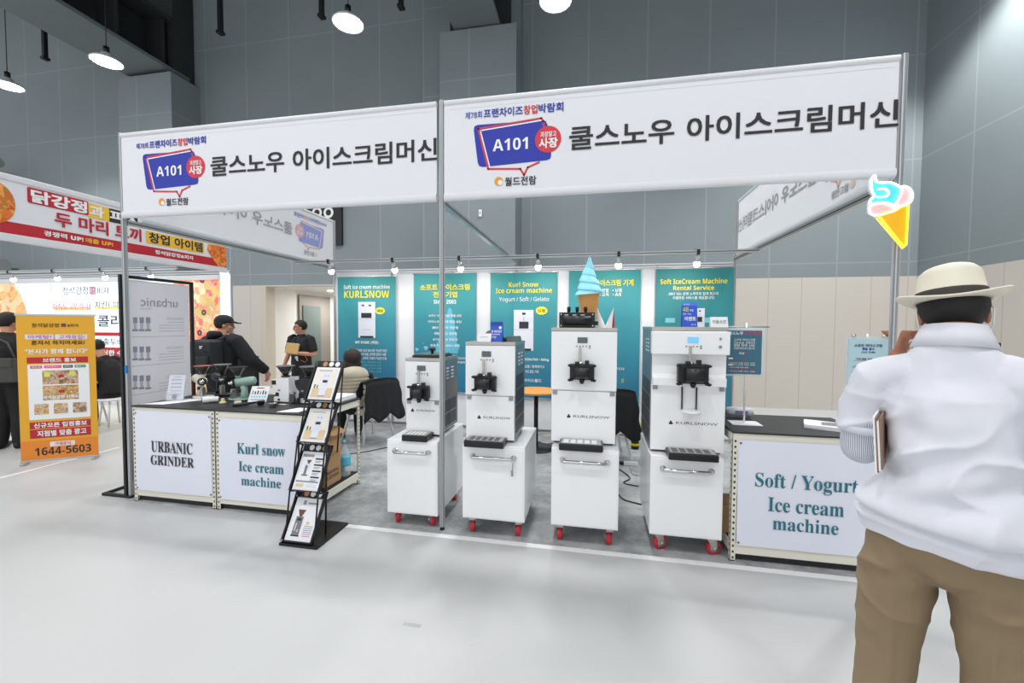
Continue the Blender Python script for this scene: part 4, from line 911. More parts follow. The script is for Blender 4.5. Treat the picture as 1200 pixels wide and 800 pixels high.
def poster(label, Y, x0, x1, z0, z1, prints, pins=True):
    t = thing('front_poster', label, 'poster', ((x0+x1)/2, Y, z0)); m = MB(); nx, nz = 10, 10; p = panY(Y)
    V = [(x0+(x1-x0)*i/nx, Y+.003*math.sin(i*.9)*math.sin(j*.5+1)*(1 if 0 < j < nz else .3), z0+(z1-z0)*j/nz) for j in range(nz+1) for i in range(nx+1)]
    m.add(V, [(j*(nx+1)+i, j*(nx+1)+i+1, (j+1)*(nx+1)+i+1, (j+1)*(nx+1)+i) for j in range(nz) for i in range(nx)], POSTER, True)
    m.add([(v[0], Y+.0055, v[2]) for v in V], [((j+1)*(nx+1)+i, (j+1)*(nx+1)+i+1, j*(nx+1)+i+1, j*(nx+1)+i) for j in range(nz) for i in range(nx)], POSTER, True)
    prints(m, p); m.build('printed_sheet', t)
    m = MB()
    for x in (x0+.012, x1-.012):
        for z in (z0+.02, z1-.02): m.lathe([(.007, 0), (.006, -.003), (.001, -.005)], (x, Y-.003, z), mat('pin_grey', (90, 92, 96), .4, .5, var=0), 10, (0, 1, 0))
    m.build('pins', t)
def q1(m, p): p.tz(m, Z1, 'URBANIC', 177.5, 516, 226, 529, INKK, .005, sf=True, flip=1); p.tz(m, Z1, 'GRINDER', 177, 532.5, 227.5, 544, INKK, .005, sf=True, flip=1)
def q2(m, p):
    p.tz(m, Z1, 'Kurl snow', 278, 518.5, 334.5, 531, INKT, .005, .004, True, 1); p.tz(m, Z1, 'Ice cream', 280, 540, 332.5, 551.5, INKT, .005, .004, True, 1); p.tz(m, Z1, 'machine', 283, 557, 329.5, 568, INKT, .005, .004, True, 1)
def q3(m, p):
    p.tz(m, Z1, 'Soft / Yogurt', 885, 553, 1005.5, 574, INKT, .005, .004, True, 1.5); p.tz(m, Z1, 'Ice cream', 900, 582, 989, 598.5, INKT, .005, .004, True, 1); p.tz(m, Z1, 'machine', 905.6, 604.5, 982.5, 620, INKT, .005, .004, True, 1)
poster('white poster with two black lines of lettering on the far left rack', -.056, .135, .935, .11, .825, q1)
poster('white poster with three teal lines of lettering, beside the brochure stand', -.056, 1.012, 1.83, .10, .80, q2)
poster('white poster with teal Soft / Yogurt lettering on the right rack', -.026, 5.112, 5.94, .12, .84, q3)

# zigzag brochure stand
t = thing('brochure_stand', 'black zigzag floor stand with four tilted brochure trays', 'brochure stand', (2.06, -.27, 0))
m = MB(); m.box(1.925, -.46, 0, 2.235, -.07, .02, BLKMET, .004); m.build('base', t)
TR_B = [(-.43, .03), (-.342, .369), (-.252, .705), (-.159, 1.011)]; TR_T = [(-.275, .285), (-.206, .619), (-.12, .936), (-.03, 1.254)]
bx0, bx1 = 1.932, 2.182
for i in range(4):
    a, c = TR_B[i], TR_T[i]; A = Vector((0, a[0], a[1])); C_ = Vector((0, c[0], c[1])); tv = (C_-A).normalized(); nv = Vector((0, -tv.z, tv.y))
    m = MB()
    for x in (bx0, bx1-.012): m.prism([A+Vector((x, 0, 0)), A+Vector((x, 0, 0))+nv*.022, C_+Vector((x, 0, 0))+nv*.022, C_+Vector((x, 0, 0))], (.012, 0, 0), BLKMET)
    q = Pan(A+Vector((bx0, 0, 0)), (1, 0, 0), tv, nv); L = (C_-A).length; W_ = bx1-bx0
    m.prism([q.at(0, 0, 0), q.at(W_, 0, 0), q.at(W_, L, 0), q.at(0, L, 0)], -nv*.003, BLKMET)
    m.prism([q.at(0, -.004, -.003), q.at(W_, -.004, -.003), q.at(W_, -.004, .03), q.at(0, -.004, .03)], -tv*.004, BLKMET)
    m.build('tray', t)
    m = MB(); z_ = (.33, 0)
    for k in range(14): q.rect(m, .02+k*.0155, -.009, .029+k*.0155, -.0085, INKG, .02); 
    f = Vector((0, -1, 0)); g = A+Vector((bx0, 0, 0))-tv*.009
    for k in range(13): u = .018+k*.017; m.poly([g+Vector((u, 0, 0))+nv*.008-tv*.0005, g+Vector((u+.009, 0, 0))+nv*.008-tv*.0005, g+Vector((u+.009, 0, 0))+nv*.02-tv*.0005, g+Vector((u, 0, 0))+nv*.02-tv*.0005], INKG)
    m.build('slots', t)
    # punched header strip with round holes above each brochure
    m = MB(); h0 = C_+Vector((bx0, .004, 0)); hp = Pan(h0, (1, 0, 0), tv, nv); m.prism([hp.at(0, 0, 0), hp.at(W_, 0, 0), hp.at(W_, .055, 0), hp.at(0, .055, 0)], -nv*.004, BLKMET)
    for k in range(3): hp.disc(m, .075+k*.055, .028, .021, PAPER if (i+k) % 3 else WOOD, .001)
    m.build('header_strip', t)
m = MB()
for x in (bx0+.006, bx1-.006):
    P = [(x, -.43, .02)]
    for i in range(4):
        P.append((x, TR_T[i][0], TR_T[i][1]+.05))
        if i < 3: P.append((x, TR_B[i+1][0]-.005, TR_B[i+1][1]-.01))
    for p_, q_ in zip(P, P[1:]): m.tube([p_, q_], .007, BLKMET, 8)
    m.tube([(x, -.275, .02), (x, -.252, .72)], .007, BLKMET, 8); m.tube([(x, -.12, .60), (x, -.03, 1.25)], .006, BLKMET, 8)
    m.tube([(x, -.40, .08), (x, -.35, .40)], .006, BLKMET, 8); m.tube([(x, -.315, .45), (x, -.26, .75)], .006, BLKMET, 8); m.tube([(x, -.23, .78), (x, -.165, 1.02)], .006, BLKMET, 8)
m.build('side_frame', t)
BEI = mat('print_beige', (222, 196, 158), .6, var=.1); BRW = mat('print_brown', (116, 72, 58), .6, var=.1); CUPG = mat('print_dark_green', (86, 100, 84), .6, var=.1); GRYP = mat('print_mid_grey', (120, 124, 128), .6, var=.05)
def broch(i, label, kind):
    a, c = TR_B[i], TR_T[i]; A = Vector((0, a[0], a[1])); C_ = Vector((0, c[0], c[1])); tv = (C_-A).normalized(); nv = Vector((0, -tv.z, tv.y)); L = (C_-A).length
    q = Pan(A+Vector((bx0+.02, 0, 0))+nv*.002, (1, 0, 0), tv, nv); w_, h_ = .21, L-.004
    m = MB(); m.prism([q.at(0, 0, 0), q.at(w_, 0, 0), q.at(w_, h_, 0), q.at(0, h_, 0)], nv*.008, PAPER); d = .0095
    R = lambda x0, y0, x1, y1, mt, dd=0: q.rect(m, w_*x0, h_*y0, w_*x1, h_*y1, mt, d+dd)
    if kind == 'machine':
        R(.08, .08, .92, .95, mat('print_warm_white', (236, 230, 222), .6, var=.02)); R(.08, .08, .92, .34, BEI, .0003); R(.38, .1, .66, .82, PRW, .0006); R(.44, .72, .48, .74, INKK, .001); R(.57, .72, .61, .74, INKK, .001); R(.42, .52, .62, .6, INKK, .001); R(.38, .1, .66, .13, INKG, .001)
        R(.12, .34, .18, .46, CUPG, .0008); R(.24, .34, .29, .44, CUPG, .0008); R(.16, .88, .7, .905, INKG, .0008); R(.72, .28, .88, .36, BEI, .0009)
    elif kind == 'spec':
        R(.06, .86, .5, .93, INKG); q.poly(m, [(w_*.26, h_*.78), (w_*.46, h_*.78), (w_*.38, h_*.68), (w_*.33, h_*.68)], BRW, d); R(.22, .55, .44, .68, PRW); R(.26, .4, .36, .64, GRYP, .0004); R(.2, .36, .44, .4, GRYP, .0004)
        for k in range(4): R(.58, .80-k*.16, .92, .84-k*.16, INKK); R(.6, .75-k*.16, .86, .765-k*.16, INKG); R(.6, .72-k*.16, .8, .735-k*.16, INKG)
        R(.06, .2, .94, .24, INKG); R(.1, .08, .4, .16, BEI); R(.5, .08, .9, .16, PRW)
    else:
        R(.3, .84, .42, .94, INKG); R(.5, .86, .9, .9, INKG); q.poly(m, [(w_*.2, h_*.72), (w_*.5, h_*.72), (w_*.4, h_*.56), (w_*.3, h_*.56)], BRW, d); R(.2, .12, .48, .56, GRYP); R(.26, .46, .42, .52, INKK, .0004); R(.26, .22, .3, .4, PRW, .0004); R(.36, .2, .42, .26, BEI, .0004); R(.18, .1, .5, .13, INKK, .0004)
        for k in range(6): R(.6, .34-k*.045, .94, .355-k*.045, PINK if k > 3 else INKG)
        q.disc(m, w_*.7, h_*.42, .012, BEI, d)
    tag(m.build('brochure'), label, 'brochure', 'brochures on the black zigzag stand')
broch(3, 'brochure with white machine picture on the top tray', 'machine'); broch(2, 'brochure with white machine picture on the second tray from top', 'machine'); broch(1, 'specification sheet brochure on the third tray from top', 'spec'); broch(0, 'brochure with grey grinder picture on the lowest tray', 'grinder')

# things under and on the left racks
CARD = mat('cardboard', (186, 146, 104), .85, var=.06)
t = thing('cardboard_box', 'tall brown cardboard box on the lower rack shelf', 'box', (1.66, .38, .13)); m = MB(); m.box(1.54, .26, .131, 1.80, .50, .64, CARD, .004)
p = panXp(1.8); p.text(m, 'BREWING', .29, .235, .47, .27, INKK, .001, sf=True); p.text(m, 'GRINDER', .29, .19, .47, .225, INKK, .001, sf=True); p.rect(m, .28, .40, .48, .403, BRW); p.text(m, 'COFFEE GRINDER', .30, .41, .46, .425, BRW, .001); m.build('body', t)
m = MB(); m.box(1.54, .37, .641, 1.80, .39, .643, mat('box_tape', (206, 176, 130), .4, var=0)); m.prism([(1.80, .27, .63), (1.80, .49, .63), (1.87, .48, .60), (1.87, .28, .60)], (0, 0, .004), CARD); m.build('flap', t)
PET = mat('water_bottle_plastic', (214, 230, 238), .08, var=0, alpha=.38); t = thing('water_bottle', 'large clear water bottle with blue label on the lower rack shelf', 'bottle', (1.77, .60, .13))
m = MB(); m.lathe([(.055, 0), (.06, .015), (.058, .06), (.06, .1), (.06, .2), (.052, .235), (.025, .285), (.016, .30), (.016, .315)], (1.77, .60, .131), PET, 24); m.build('body', t)
m = MB(); m.lathe([(.0605, .105), (.0608, .12), (.0608, .18), (.0605, .195)], (1.77, .60, .131), mat('label_aqua', (86, 186, 214), .4, var=.1), 24); m.build('label', t)
m = MB(); m.lathe([(.019, .312), (.019, .338), (.016, .342)], (1.77, .60, .131), mat('cap_aqua', (112, 196, 216), .4, var=0), 16); m.build('cap', t)
m = MB(); m.lathe([(.035, 0), (.036, .15), (.03, .16)], (1.70, .66, .131), mat('purple_roll', (66, 64, 110), .6, var=.1), 16); tag(m.build('paper_roll'), 'small dark purple roll between box and water bottle', 'roll')
m = MB()
for k in range(7):
    o_ = .006*((k*37) % 5-2); m.box(1.50+o_, .34-o_, TL+k*.007, 1.83+o_*.5, .72, TL+k*.007+.0065, PAPER)
tag(m.build('paper_stack'), 'thick stack of white sheets on the rack table behind brochure stand', 'paper stack')
m = MB(); m.prism([(1.56, -.03, TL), (1.74, .0, TL), (1.74, .16, TL), (1.62, .16, TL)], (0, 0, .004), PAPER); tag(m.build('paper_sheet'), 'white sheets lying at the front edge beside the brochure stand', 'paper')
m = MB(); m.prism([(.11, .0, TL), (.33, .04, TL), (.50, .36, TL), (.28, .34, TL)], (0, 0, .002), PAPER); tag(m.build('paper_sheet'), 'flat white sheet in front of the leaflet holder', 'paper')
t = thing('leaflet_holder', 'clear acrylic leaflet holder with white leaflets, left of the grinders', 'leaflet holder', (.24, .27, TL)); p = Pan((.17, .20, TL+.004), Vector((.9, .35, 0)).normalized(), Vector((-.10, .25, 1)).normalized())
m = MB(); P4 = lambda a, b_, c, d, e: [p.at(a, b_, e), p.at(c, b_, e), p.at(c, d, e), p.at(a, d, e)]
m.prism(P4(0, 0, .15, .2, 0), -p.N*.003, GLASS); m.prism(P4(0, 0, .15, .09, .018), p.N*.003, GLASS); m.prism(P4(0, -.004, .15, 0, -.003), p.N*.03, GLASS); m.build('holder', t)
m = MB(); m.prism(P4(.006, .0, .144, .24, .002), p.N*.01, mat('leaflet', (224, 226, 238), .7, var=.02))
for k in range(5): p.rect(m, .03, .05+k*.035, .12, .056+k*.035, INKG, .013)
p.text(m, 'urbanic', .05, .215, .11, .23, INKG, .013); p.disc(m, .075, .03, .022, INKG, .0225); m.build('leaflets', t)
t = thing('info_card', 'tilted white card with grinder pictures between green and white grinders', 'card', (1.06, .36, TL)); p = Pan((.97, .30, TL+.003), Vector((.97, .22, 0)).normalized(), Vector((-.12, .5, .86)).normalized())
m = MB(); m.prism([p.at(0, 0, 0), p.at(.17, 0, 0), p.at(.17, .16, 0), p.at(0, .16, 0)], -p.N*.004, PAPER)
for k in range(6): p.rect(m, .018+k*.024, .075, .030+k*.024, .115-.008*(k % 2), INKK if k % 3 else INKG, .001); p.rect(m, .018+k*.024, .045, .034+k*.024, .06, LT, .001)
p.rect(m, .05, .135, .12, .145, RED, .001); p.rect(m, .02, .02, .15, .028, INKG, .001); m.build('card', t)
m = MB(); m.prism([p.at(.07, .1, -.004), p.at(.1, .1, -.004), Vector((1.07, .40, TL)), Vector((1.04, .40, TL))], (0, .004, 0), PAPER); m.build('prop', t)
# barrel-shaped grinders
HOP = mat('smoked_hopper', (66, 60, 58), .1, var=0, alpha=.72)
def barrel(label, x, y, col, face, rimcol, hop=True):
    s_ = 1 if face > 0 else -1
    t = thing('coffee_grinder', label, 'coffee grinder', (x, y, TL), group='coffee grinders with round motor barrels'); z = TL
    m = MB(); V = [(x+.105*math.cos(a)+.015*s_, y+.075*math.sin(a), z+.006) for a in [2*PI*k/24 for k in range(24)]]; m.prism(V, (0, 0, .016), col, True); m.box(x-.07, y-.05, z, x+.08, y+.05, z+.008, BLACK); m.build('base_plate', t)
    m = MB(); m.tube([(x-.035*s_, y+.01, z+.02), (x-.03*s_, y+.01, z+.06), (x-.028*s_, y+.01, z+.15)], [.036, .03, .032], col, 18); m.build('column', t)
    ax = Vector((-.92*s_, .36, .12)).normalized(); c = Vector((x, y-.005, z+.175)); m = MB(); m.lathe([(.02, -.045), (.036, -.04), (.04, -.03), (.042, .08), (.040, .125), (.032, .135), (.01, .138)], c, col, 22, ax); m.build('motor_barrel', t)
    m = MB(); fa = -ax; f0 = c+fa*.042+Vector((.0, -.012, 0)); fd = Vector((.55*s_, -.82, -.05)).normalized(); m.lathe([(.01, 0), (.036, .004), (.038, .014), (.03, .02), (.028, .016), (.004, .016)], f0, BLACK, 22, fd); m.build('burr_cover', t)
    m = MB(); m.lathe([(.026, 0), (.024, .008), (.014, .012), (.012, .03), (.002, .032)], f0+fd*.016, CHROME, 18, fd); m.build('adjusting_dial', t)
    m = MB(); m.lathe([(.018, 0), (.024, .02), (.028, .025)], c+Vector((.022*s_, 0, .035)), col, 16); m.build('hopper_neck', t)
    hc = c+Vector((.022*s_, 0, .058))
    m = MB(); m.lathe([(.018, 0), (.075, .085), (.073, .087), (.016, .004)], hc, HOP, 24); h = m.build('hopper', t)
    m = MB(); m.lathe([(.074, .083), (.078, .084), (.078, .09), (.072, .09), (.002, .091)], hc, rimcol, 24)
    for sg in (-1, 1): m.tube([hc+Vector((sg*.02, -.004, .002)), hc+Vector((sg*.077, -.004, .088))], .003, ALU, 6)
    m.build('hopper_rim', h)
    m = MB(); m.lathe([(.025, 0), (.026, .004), (.022, .085), (.025, .09), (.02, .09), (.019, .02)], Vector((x+.045*s_, y-.035, z+.022)), STEEL, 20); m.tube([(x+.045*s_-.01, y-.06, z+.05), (x+.045*s_, y-.061, z+.1)], .004, ALU, 6); m.build('catch_cup', t)
    m = MB(); m.box(x-.01*s_-.012, y-.035, z+.085, x-.01*s_+.012, y-.01, z+.115, BLACK, .004); m.build('switch', t)
IVO = mat('grinder_ivory', (226, 220, 206), .35, var=.01); SAGE = mat('grinder_sage', (150, 178, 166), .35, var=.01); GBK = mat('grinder_black', (30, 31, 33), .4, var=.05)
RIMC = mat('rim_copper', (168, 104, 84), .35, .3, var=.05); RIMS = mat('rim_silver', (168, 170, 172), .3, .6, var=0)
barrel('ivory coffee grinder with copper hopper rim, leftmost of the three barrels', .36, .40, IVO, 1, RIMC)
barrel('black coffee grinder between the ivory and the green one', .41, .57, GBK, 1, RIMS)
barrel('sage green coffee grinder, right of the black barrel grinder', .82, .38, SAGE, -1, GBK)
# box-shaped grinders
def boxgrinder(label, x, y, col):
    t = thing('box_coffee_grinder', label, 'coffee grinder', (x, y, TL), group='box coffee grinders'); z = TL
    m = MB(); m.box(x-.12, y-.09, z, x+.115, y+.09, z+.012, BLACK, .005); m.build('tray', t)
    m = MB(); P = [(-.075, .012), (-.075, .05), (-.055, .06), (-.05, .11), (-.085, .15), (-.095, .215), (-.045, .225), (.085, .235), (.085, .012)]
    m.prism([(x+a, y-.07, z+b_) for a, b_ in P], (0, .14, 0), col); m.build('body', t)
    m = MB(); m.prism([(x-.0975, y-.05, z+.16), (x-.0975, y+.05, z+.16), (x-.103, y+.05, z+.208), (x-.103, y-.05, z+.208)], (.006, 0, 0), BLACK); m.box(x-.094, y-.072, z+.168, x-.05, y-.07, z+.208, BLACK); m.build('display', t)
    m = MB(); m.box(x-.055, y-.073, z+.062, x-.02, y-.07, z+.095, BLACK); m.box(x-.03, y-.073, z+.11, x-.005, y-.07, z+.125, INKG); m.box(x-.075, y-.04, z+.115, x-.045, y+.04, z+.135, BLACK, .004); m.cyl((x-.02, y-.07, z+.03), (x-.02, y-.078, z+.03), .01, BLACK); m.build('outlet', t)
    hc = Vector((x, y, z+.235)); m = MB(); m.lathe([(.04, 0), (.042, .012), (.022, .015)], hc, BLACK, 20); m.lathe([(.02, .012), (.078, .10), (.076, .103), (.018, .016)], hc, HOP, 24); h = m.build('hopper', t)
    m = MB(); m.lathe([(.077, .098), (.084, .099), (.084, .106), (.076, .107), (.002, .107)], hc, mat('rim_grey', (104, 106, 108), .4, .3, var=0), 24); m.tube([hc+Vector((.022, -.006, .014)), hc+Vector((.075, -.006, .10))], .004, ALU, 6); m.build('hopper_lid', h)
boxgrinder('white box-shaped coffee grinder on a black tray', 1.285, .42, WHITE)
boxgrinder('black box-shaped coffee grinder half hidden behind the brochure stand', 1.53, .42, GBK)
m = MB(); m.lathe([(.03, 0), (.032, .004), (.03, .09), (.034, .10), (.029, .10), (.027, .006)], (1.40, .36, TL), STEEL, 20); m.tube([(1.428, .35, TL+.08), (1.455, .34, TL+.07), (1.455, .34, TL+.035), (1.428, .35, TL+.025)], .004, STEEL, 6); tag(m.build('milk_jug'), 'steel jug beside the black box grinder', 'jug')
t = thing('hand_grinder', 'small white hand grinder lying in front of the black barrel grinder', 'grinder', (.68, .22, TL)); m = MB(); a = Vector((.61, .17, TL+.031)); d = Vector((.8, .6, 0)); m.lathe([(.02, 0), (.03, .004), (.031, .05), (.026, .055), (.026, .12), (.02, .125)], a, WHITE, 18, d); m.build('body', t)
m = MB(); m.lathe([(.022, -.004), (.023, .001), (.010, .002)], a, BLACK, 16, d); m.build('burr_opening', t); m = MB(); m.tube([a+d*.12, a+d*.15, a+d*.15+Vector((.05, -.01, .01))], .007, BLACK, 8); m.build('crank', t)
m = MB(); m.lathe([(.028, 0), (.03, .004), (.028, .018), (.02, .02), (.014, .034), (.016, .045), (.004, .05)], (.80, .20, TL), mat('tamper_brass', (206, 194, 150), .35, .3, var=0), 16); tag(m.build('tamper'), 'small pale brass tamper beside the white hand grinder', 'tamper')
t = thing('dosing_brush', 'round cream brush pad on a dark dish, before the info card', 'brush', (.99, .17, TL)); m = MB(); m.lathe([(.036, 0), (.045, .006), (.043, .012), (.03, .014)], (.99, .17, TL), BLKMET, 18); m.build('dish', t); m = MB(); m.lathe([(.026, .012), (.03, .02), (.028, .034), (.004, .038)], (.99, .17, TL), mat('pad_cream', (216, 206, 172), .7, var=.05), 18); m.build('pad', t)
t = thing('portafilter', 'black handled portafilter lying before the info card', 'portafilter', (1.10, .16, TL)); m = MB(); m.tube([(1.03, .09, TL+.014), (1.10, .15, TL+.018), (1.15, .195, TL+.026)], [.014, .013, .009], BLACK, 12, round_caps=True); m.build('handle', t)
m = MB(); m.lathe([(.02, 0), (.026, .006), (.035, .03), (.038, .034), (.033, .034), (.028, .012)], (1.18, .225, TL), mat('dark_steel', (70, 66, 60), .3, .8, var=.1), 18); m.build('basket', t)
m = MB(); m.lathe([(.02, 0), (.026, .006), (.034, .03), (.037, .034), (.032, .034), (.027, .012)], (1.36, .16, TL), STEEL, 18); m.tube([(1.39, .165, TL+.02), (1.50, .19, TL+.02)], .008, STEEL, 8); tag(m.build('portafilter'), 'steel basket scoop in front of the white box grinder', 'portafilter')
# dark board behind the left racks
t = thing('room_divider', 'black upright divider standing behind the green grinder', 'divider', (-.2, 1.85, 0)); m = MB(); x0, z1 = PY(262, 416, 1.85); x1, _ = PY(302, 416, 1.85); m.box(x0, 1.84, .06, x1, 1.87, z1, mat('panel_black', (24, 27, 30), .4, var=.1), .004); m.build('board', t)
m = MB()
for x in (x0+.05, x1-.05): m.box(x-.02, 1.72, 0, x+.02, 1.99, .06, BLKMET, .004)
m.build('foot', t)

# ================================================================== right counter things
TSB = mat('sign_teal_grey', (58, 112, 134), .5, var=.01); TXR = mat('sign_red', (222, 76, 96), .6, var=0)
t = thing('sign_stand', 'teal sign in clear holder on a white T-stand, on the right table', 'sign', (5.23, .24, TR))
m = MB(); m.box(5.13, .17, TR, 5.33, .31, TR+.006, WHITE, .002); m.build('base', t)
m = MB(); m.cyl((5.23, .25, TR), (5.23, .25, 1.63), .007, WHITE, 10); m.cyl((5.10, .25, 1.60), (5.38, .25, 1.60), .005, ALU, 8); m.build('pole', t)
Y6 = .235; a = PY(851, 384, Y6); c = PY(893, 440, Y6); x0, x1, z0, z1 = a[0], c[0]+.0, c[1], PY(893, 386, Y6)[1]
m = MB(); m.box(x0-.008, Y6, z0-.008, x1+.008, Y6+.006, z1+.012, mat('acrylic_white', (226, 232, 236), .1, var=0, alpha=.6), .002); m.build('holder', t)
p = panY(Y6-.001); w_, h_ = x1-x0, z1-z0; m = MB(); m.box(x0+.008, Y6-.003, z0+.008, x1-.008, Y6-.0002, z1-.008, TSB); 
def L(s_, a_, b_, c_, d_, mt, bo=.01): p.text(m, s_, x0+a_*w_, z1-d_*h_, x0+c_*w_, z1-b_*h_, mt, .0035, bo)
L('쿨스노우', .06, .05, .46, .12, INKW, .02); L('아이스크림머신', .5, .05, .94, .12, TXR, .02)
for i, s_ in enumerate(('소프트 아이스크림', 'Since 2003', '렌탈 판매 상담', '친절하게 안내 드립니다')): L(s_, .22, .2+i*.062, .78, .25+i*.062, INKW)
L('특별', .36, .5, .5, .545, INKW); L('할인', .5, .5, .62, .545, TXR)
for j, yy in enumerate((.62, .76)):
    p.rect(m, x0+.08*w_, z1-(yy+.03)*h_, x0+.2*w_, z1-yy*h_, INKW, .003)
    for i in range(3): L('• 아이스크림 머신 상담', .08, yy+.055+i*.042, .8 if i else .62, yy+.085+i*.042, INKW if i != j else TXR, .005)
m.build('printed_sheet', t)
t = thing('sign_stand', 'pale blue notice in a clear holder on the right, beside the man', 'sign', (6.12, .50, TR))
Y7 = .50; a = PY(992, 394, Y7); x0, z1 = a; x1, z0 = PY(1044, 394, Y7)[0], PY(993, 455, Y7)[1]
m = MB(); m.box(x0+.09, .44, TR, x1-.09, .56, TR+.006, WHITE, .002); m.build('base', t)
m = MB(); m.cyl(((x0+x1)/2, Y7+.012, TR), ((x0+x1)/2, Y7+.012, z1+.02), .006, WHITE, 10); m.build('pole', t)
m = MB(); m.box(x0, Y7, z0, x1, Y7+.006, z1, mat('acrylic_white', (226, 232, 236)), .002)
for x in (x0+.05, x1-.04): m.lathe([(.012, 0), (.014, .004), (.012, .02)], (x, Y7+.003, z1-.004), CHROME, 10)
m.build('holder', t)
PB = mat('notice_pale_blue', (188, 220, 230), .6, var=.01); p = panY(Y7-.001); m = MB(); m.box(x0+.014, Y7-.004, z0+.01, x1-.016, Y7-.0002, z1-.02, PB); w_, h_ = x1-x0, z1-z0
def L(s_, a_, b_, c_, d_, mt, bo=.012): p.text(m, s_, x0+a_*w_, z1-d_*h_, x0+c_*w_, z1-b_*h_, mt, .0045, bo)
L('소프트 아이스크림', .18, .14, .80, .20, INKK); L('렌탈 필수', .36, .21, .64, .26, INKB, .02); L('(1년 이용)', .34, .28, .66, .32, INKK); L('기계 렌탈 사용 안내문', .22, .41, .78, .445, INKK); p.rect(m, x0+.16*w_, z1-.462*h_, x0+.84*w_, z1-.455*h_, TXR, .004)
for i in range(4): L('• 아이스크림 기계 상담', .14, .56+i*.085, .74, .60+i*.085, INKK)
m.build('printed_sheet', t)
m = MB(); x, z = PY(1041, 388, .52); m.lathe([(.022, 0), (.03, .012), (.04, .03), (.038, .034), (.004, .034)], (x, .52, z-.03), WOOD, 18); m.cyl((x, .52, TR), (x, .52, z-.03), .012, WOOD, 10); m.lathe([(.05, 0), (.05, .012), (.01, .016)], (x, .52, TR), WOOD, 18); tag(m.build('cone_holder'), 'wooden cone holder behind the pale blue notice', 'holder')
m = MB()
for k in range(5):
    o_ = .004*((k*3) % 4); Mx = Matrix.Translation((5.77, .21, TR+.001+k*.0055)) @ Matrix.Rotation(-.42+.02*(k % 3), 4, 'Z'); m.box(-.15, -.10, 0, .15, .10, .005, PAPER, 0, Mx)
Mx = Matrix.Translation((5.77, .21, TR+.0288)) @ Matrix.Rotation(-.4, 4, 'Z'); m.box(-.05, -.06, 0, .12, .06, .0004, INKG, 0, Mx)
tag(m.build('leaflet_stack'), 'white leaflet stack lying on the right table', 'paper stack')
t = thing('tissue_pack', 'grey white wrapped tissue pack behind the teal sign pole', 'pack', (5.28, .46, TR)); m = MB(); m.tube([(5.19, .46, TR+.045), (5.33, .46, TR+.045)], [.036, .036], mat('film_grey', (206, 208, 216), .3, var=.15, nscale=25), 14, side=(0, 0, 1), ry=[.044, .046], round_caps=True); m.build('wrapper', t)
m = MB(); m.poly([(5.22, .409, TR+.03), (5.31, .409, TR+.03), (5.31, .412, TR+.06), (5.22, .412, TR+.06)], mat('label_lilac', (120, 112, 150), .5, var=.1)); m.build('label', t)
m = MB(); x0, z = PY(1150, 401, .9); x1, _ = PY(1174, 401, .9); m.box(x0, .9, 0, x1, 1.2, z, BLKMET, .01); m.box(x0+.03, .895, z-.2, x1-.03, .9, z-.06, LCD)
tag(m.build('black_stand'), 'black upright stand mostly hidden behind the man in the hat', 'stand')
m = MB(); m.box(5.06, .12, .131, 5.30, .35, .33, CARD, .004); tag(m.build('cardboard_box'), 'brown cardboard box low behind the right rack leg', 'box')

# ================================================================== chairs, bistro table, cables behind the machines
QUI = mat('seat_quilt_beige', (196, 190, 176), .7, var=.04); CLG = mat('chair_leg_white', (226, 226, 226), .4, var=0); CLOTH = mat('black_cloth', (30, 32, 34), .85, var=.25, nscale=9)
def padded_chair(label, x, y, rz, jacket=None):
    t = thing('padded_chair', label, 'chair', (x, y, 0), rz, 'padded chairs behind the machines')      # faces local +Y
    m = MB(); m.box(-.24, -.22, .40, .24, .24, .48, QUI, .03)
    for k in range(5): m.box(-.243, -.2+k*.095, .475, .243, -.2+k*.095+.07, .492, QUI, .01)
    m.build('seat', t, local=True)
    m = MB()
    for k in range(5): m.box(-.23, -.27, .46+k*.075, .23, -.20, .46+k*.075+.07, QUI, .02)
    m.build('backrest', t, local=True)
    for sx in (-1, 1):
        for sy in (-1, 1): m = MB(); m.tube([(sx*.17, sy*.16, .41), (sx*.26, sy*.25, 0)], [.02, .013], CLG, 10); m.build('leg', t, local=True)
    if jacket:
        def drape():
            m = MB(); nx, nz = 16, 12; V = []
            for side_ in (1, -1):
                for j in range(nz+1):
                    f_ = j/nz
                    for i in range(nx+1):
                        u = i/nx*2-1; fold = .018*math.sin(i*1.7+j*.25)*f_
                        yb = -.25+side_*(.065+.05*f_)*1+fold; zz_ = .885-.03*abs(u)**3-f_*(.52 if side_ < 0 else .33)*(1-.1*math.sin(i*.8))
                        V.append((u*(.27+.05*f_)+.01*math.sin(j+i), yb if f_ > .05 else -.25+side_*.03, zz_))
            n1 = (nx+1)*(nz+1); F = []
            for s_ in (0, n1): F += [(s_+j*(nx+1)+i, s_+j*(nx+1)+i+1, s_+(j+1)*(nx+1)+i+1, s_+(j+1)*(nx+1)+i) for j in range(nz) for i in range(nx)]
            F += [(i, n1+i, n1+i+1, i+1) for i in range(nx)]
            m.add(V, F, CLOTH, True); return m
        j = drape().build('draped_jacket', None); j.location = (x, y, 0); j.rotation_euler = (0, 0, rz)
        md = j.modifiers.new('thick', 'SOLIDIFY'); md.thickness = .012
        tag(j, jacket, 'jacket')
    return t
padded_chair('beige padded chair with white legs, behind the left racks', 1.10, 2.22, 1.15, 'black jacket draped over the beige chair beside the first teal banner')
padded_chair('padded chair hidden behind the tall machine', 4.30, 2.1, .2, 'black jacket hanging right behind the tall machine')
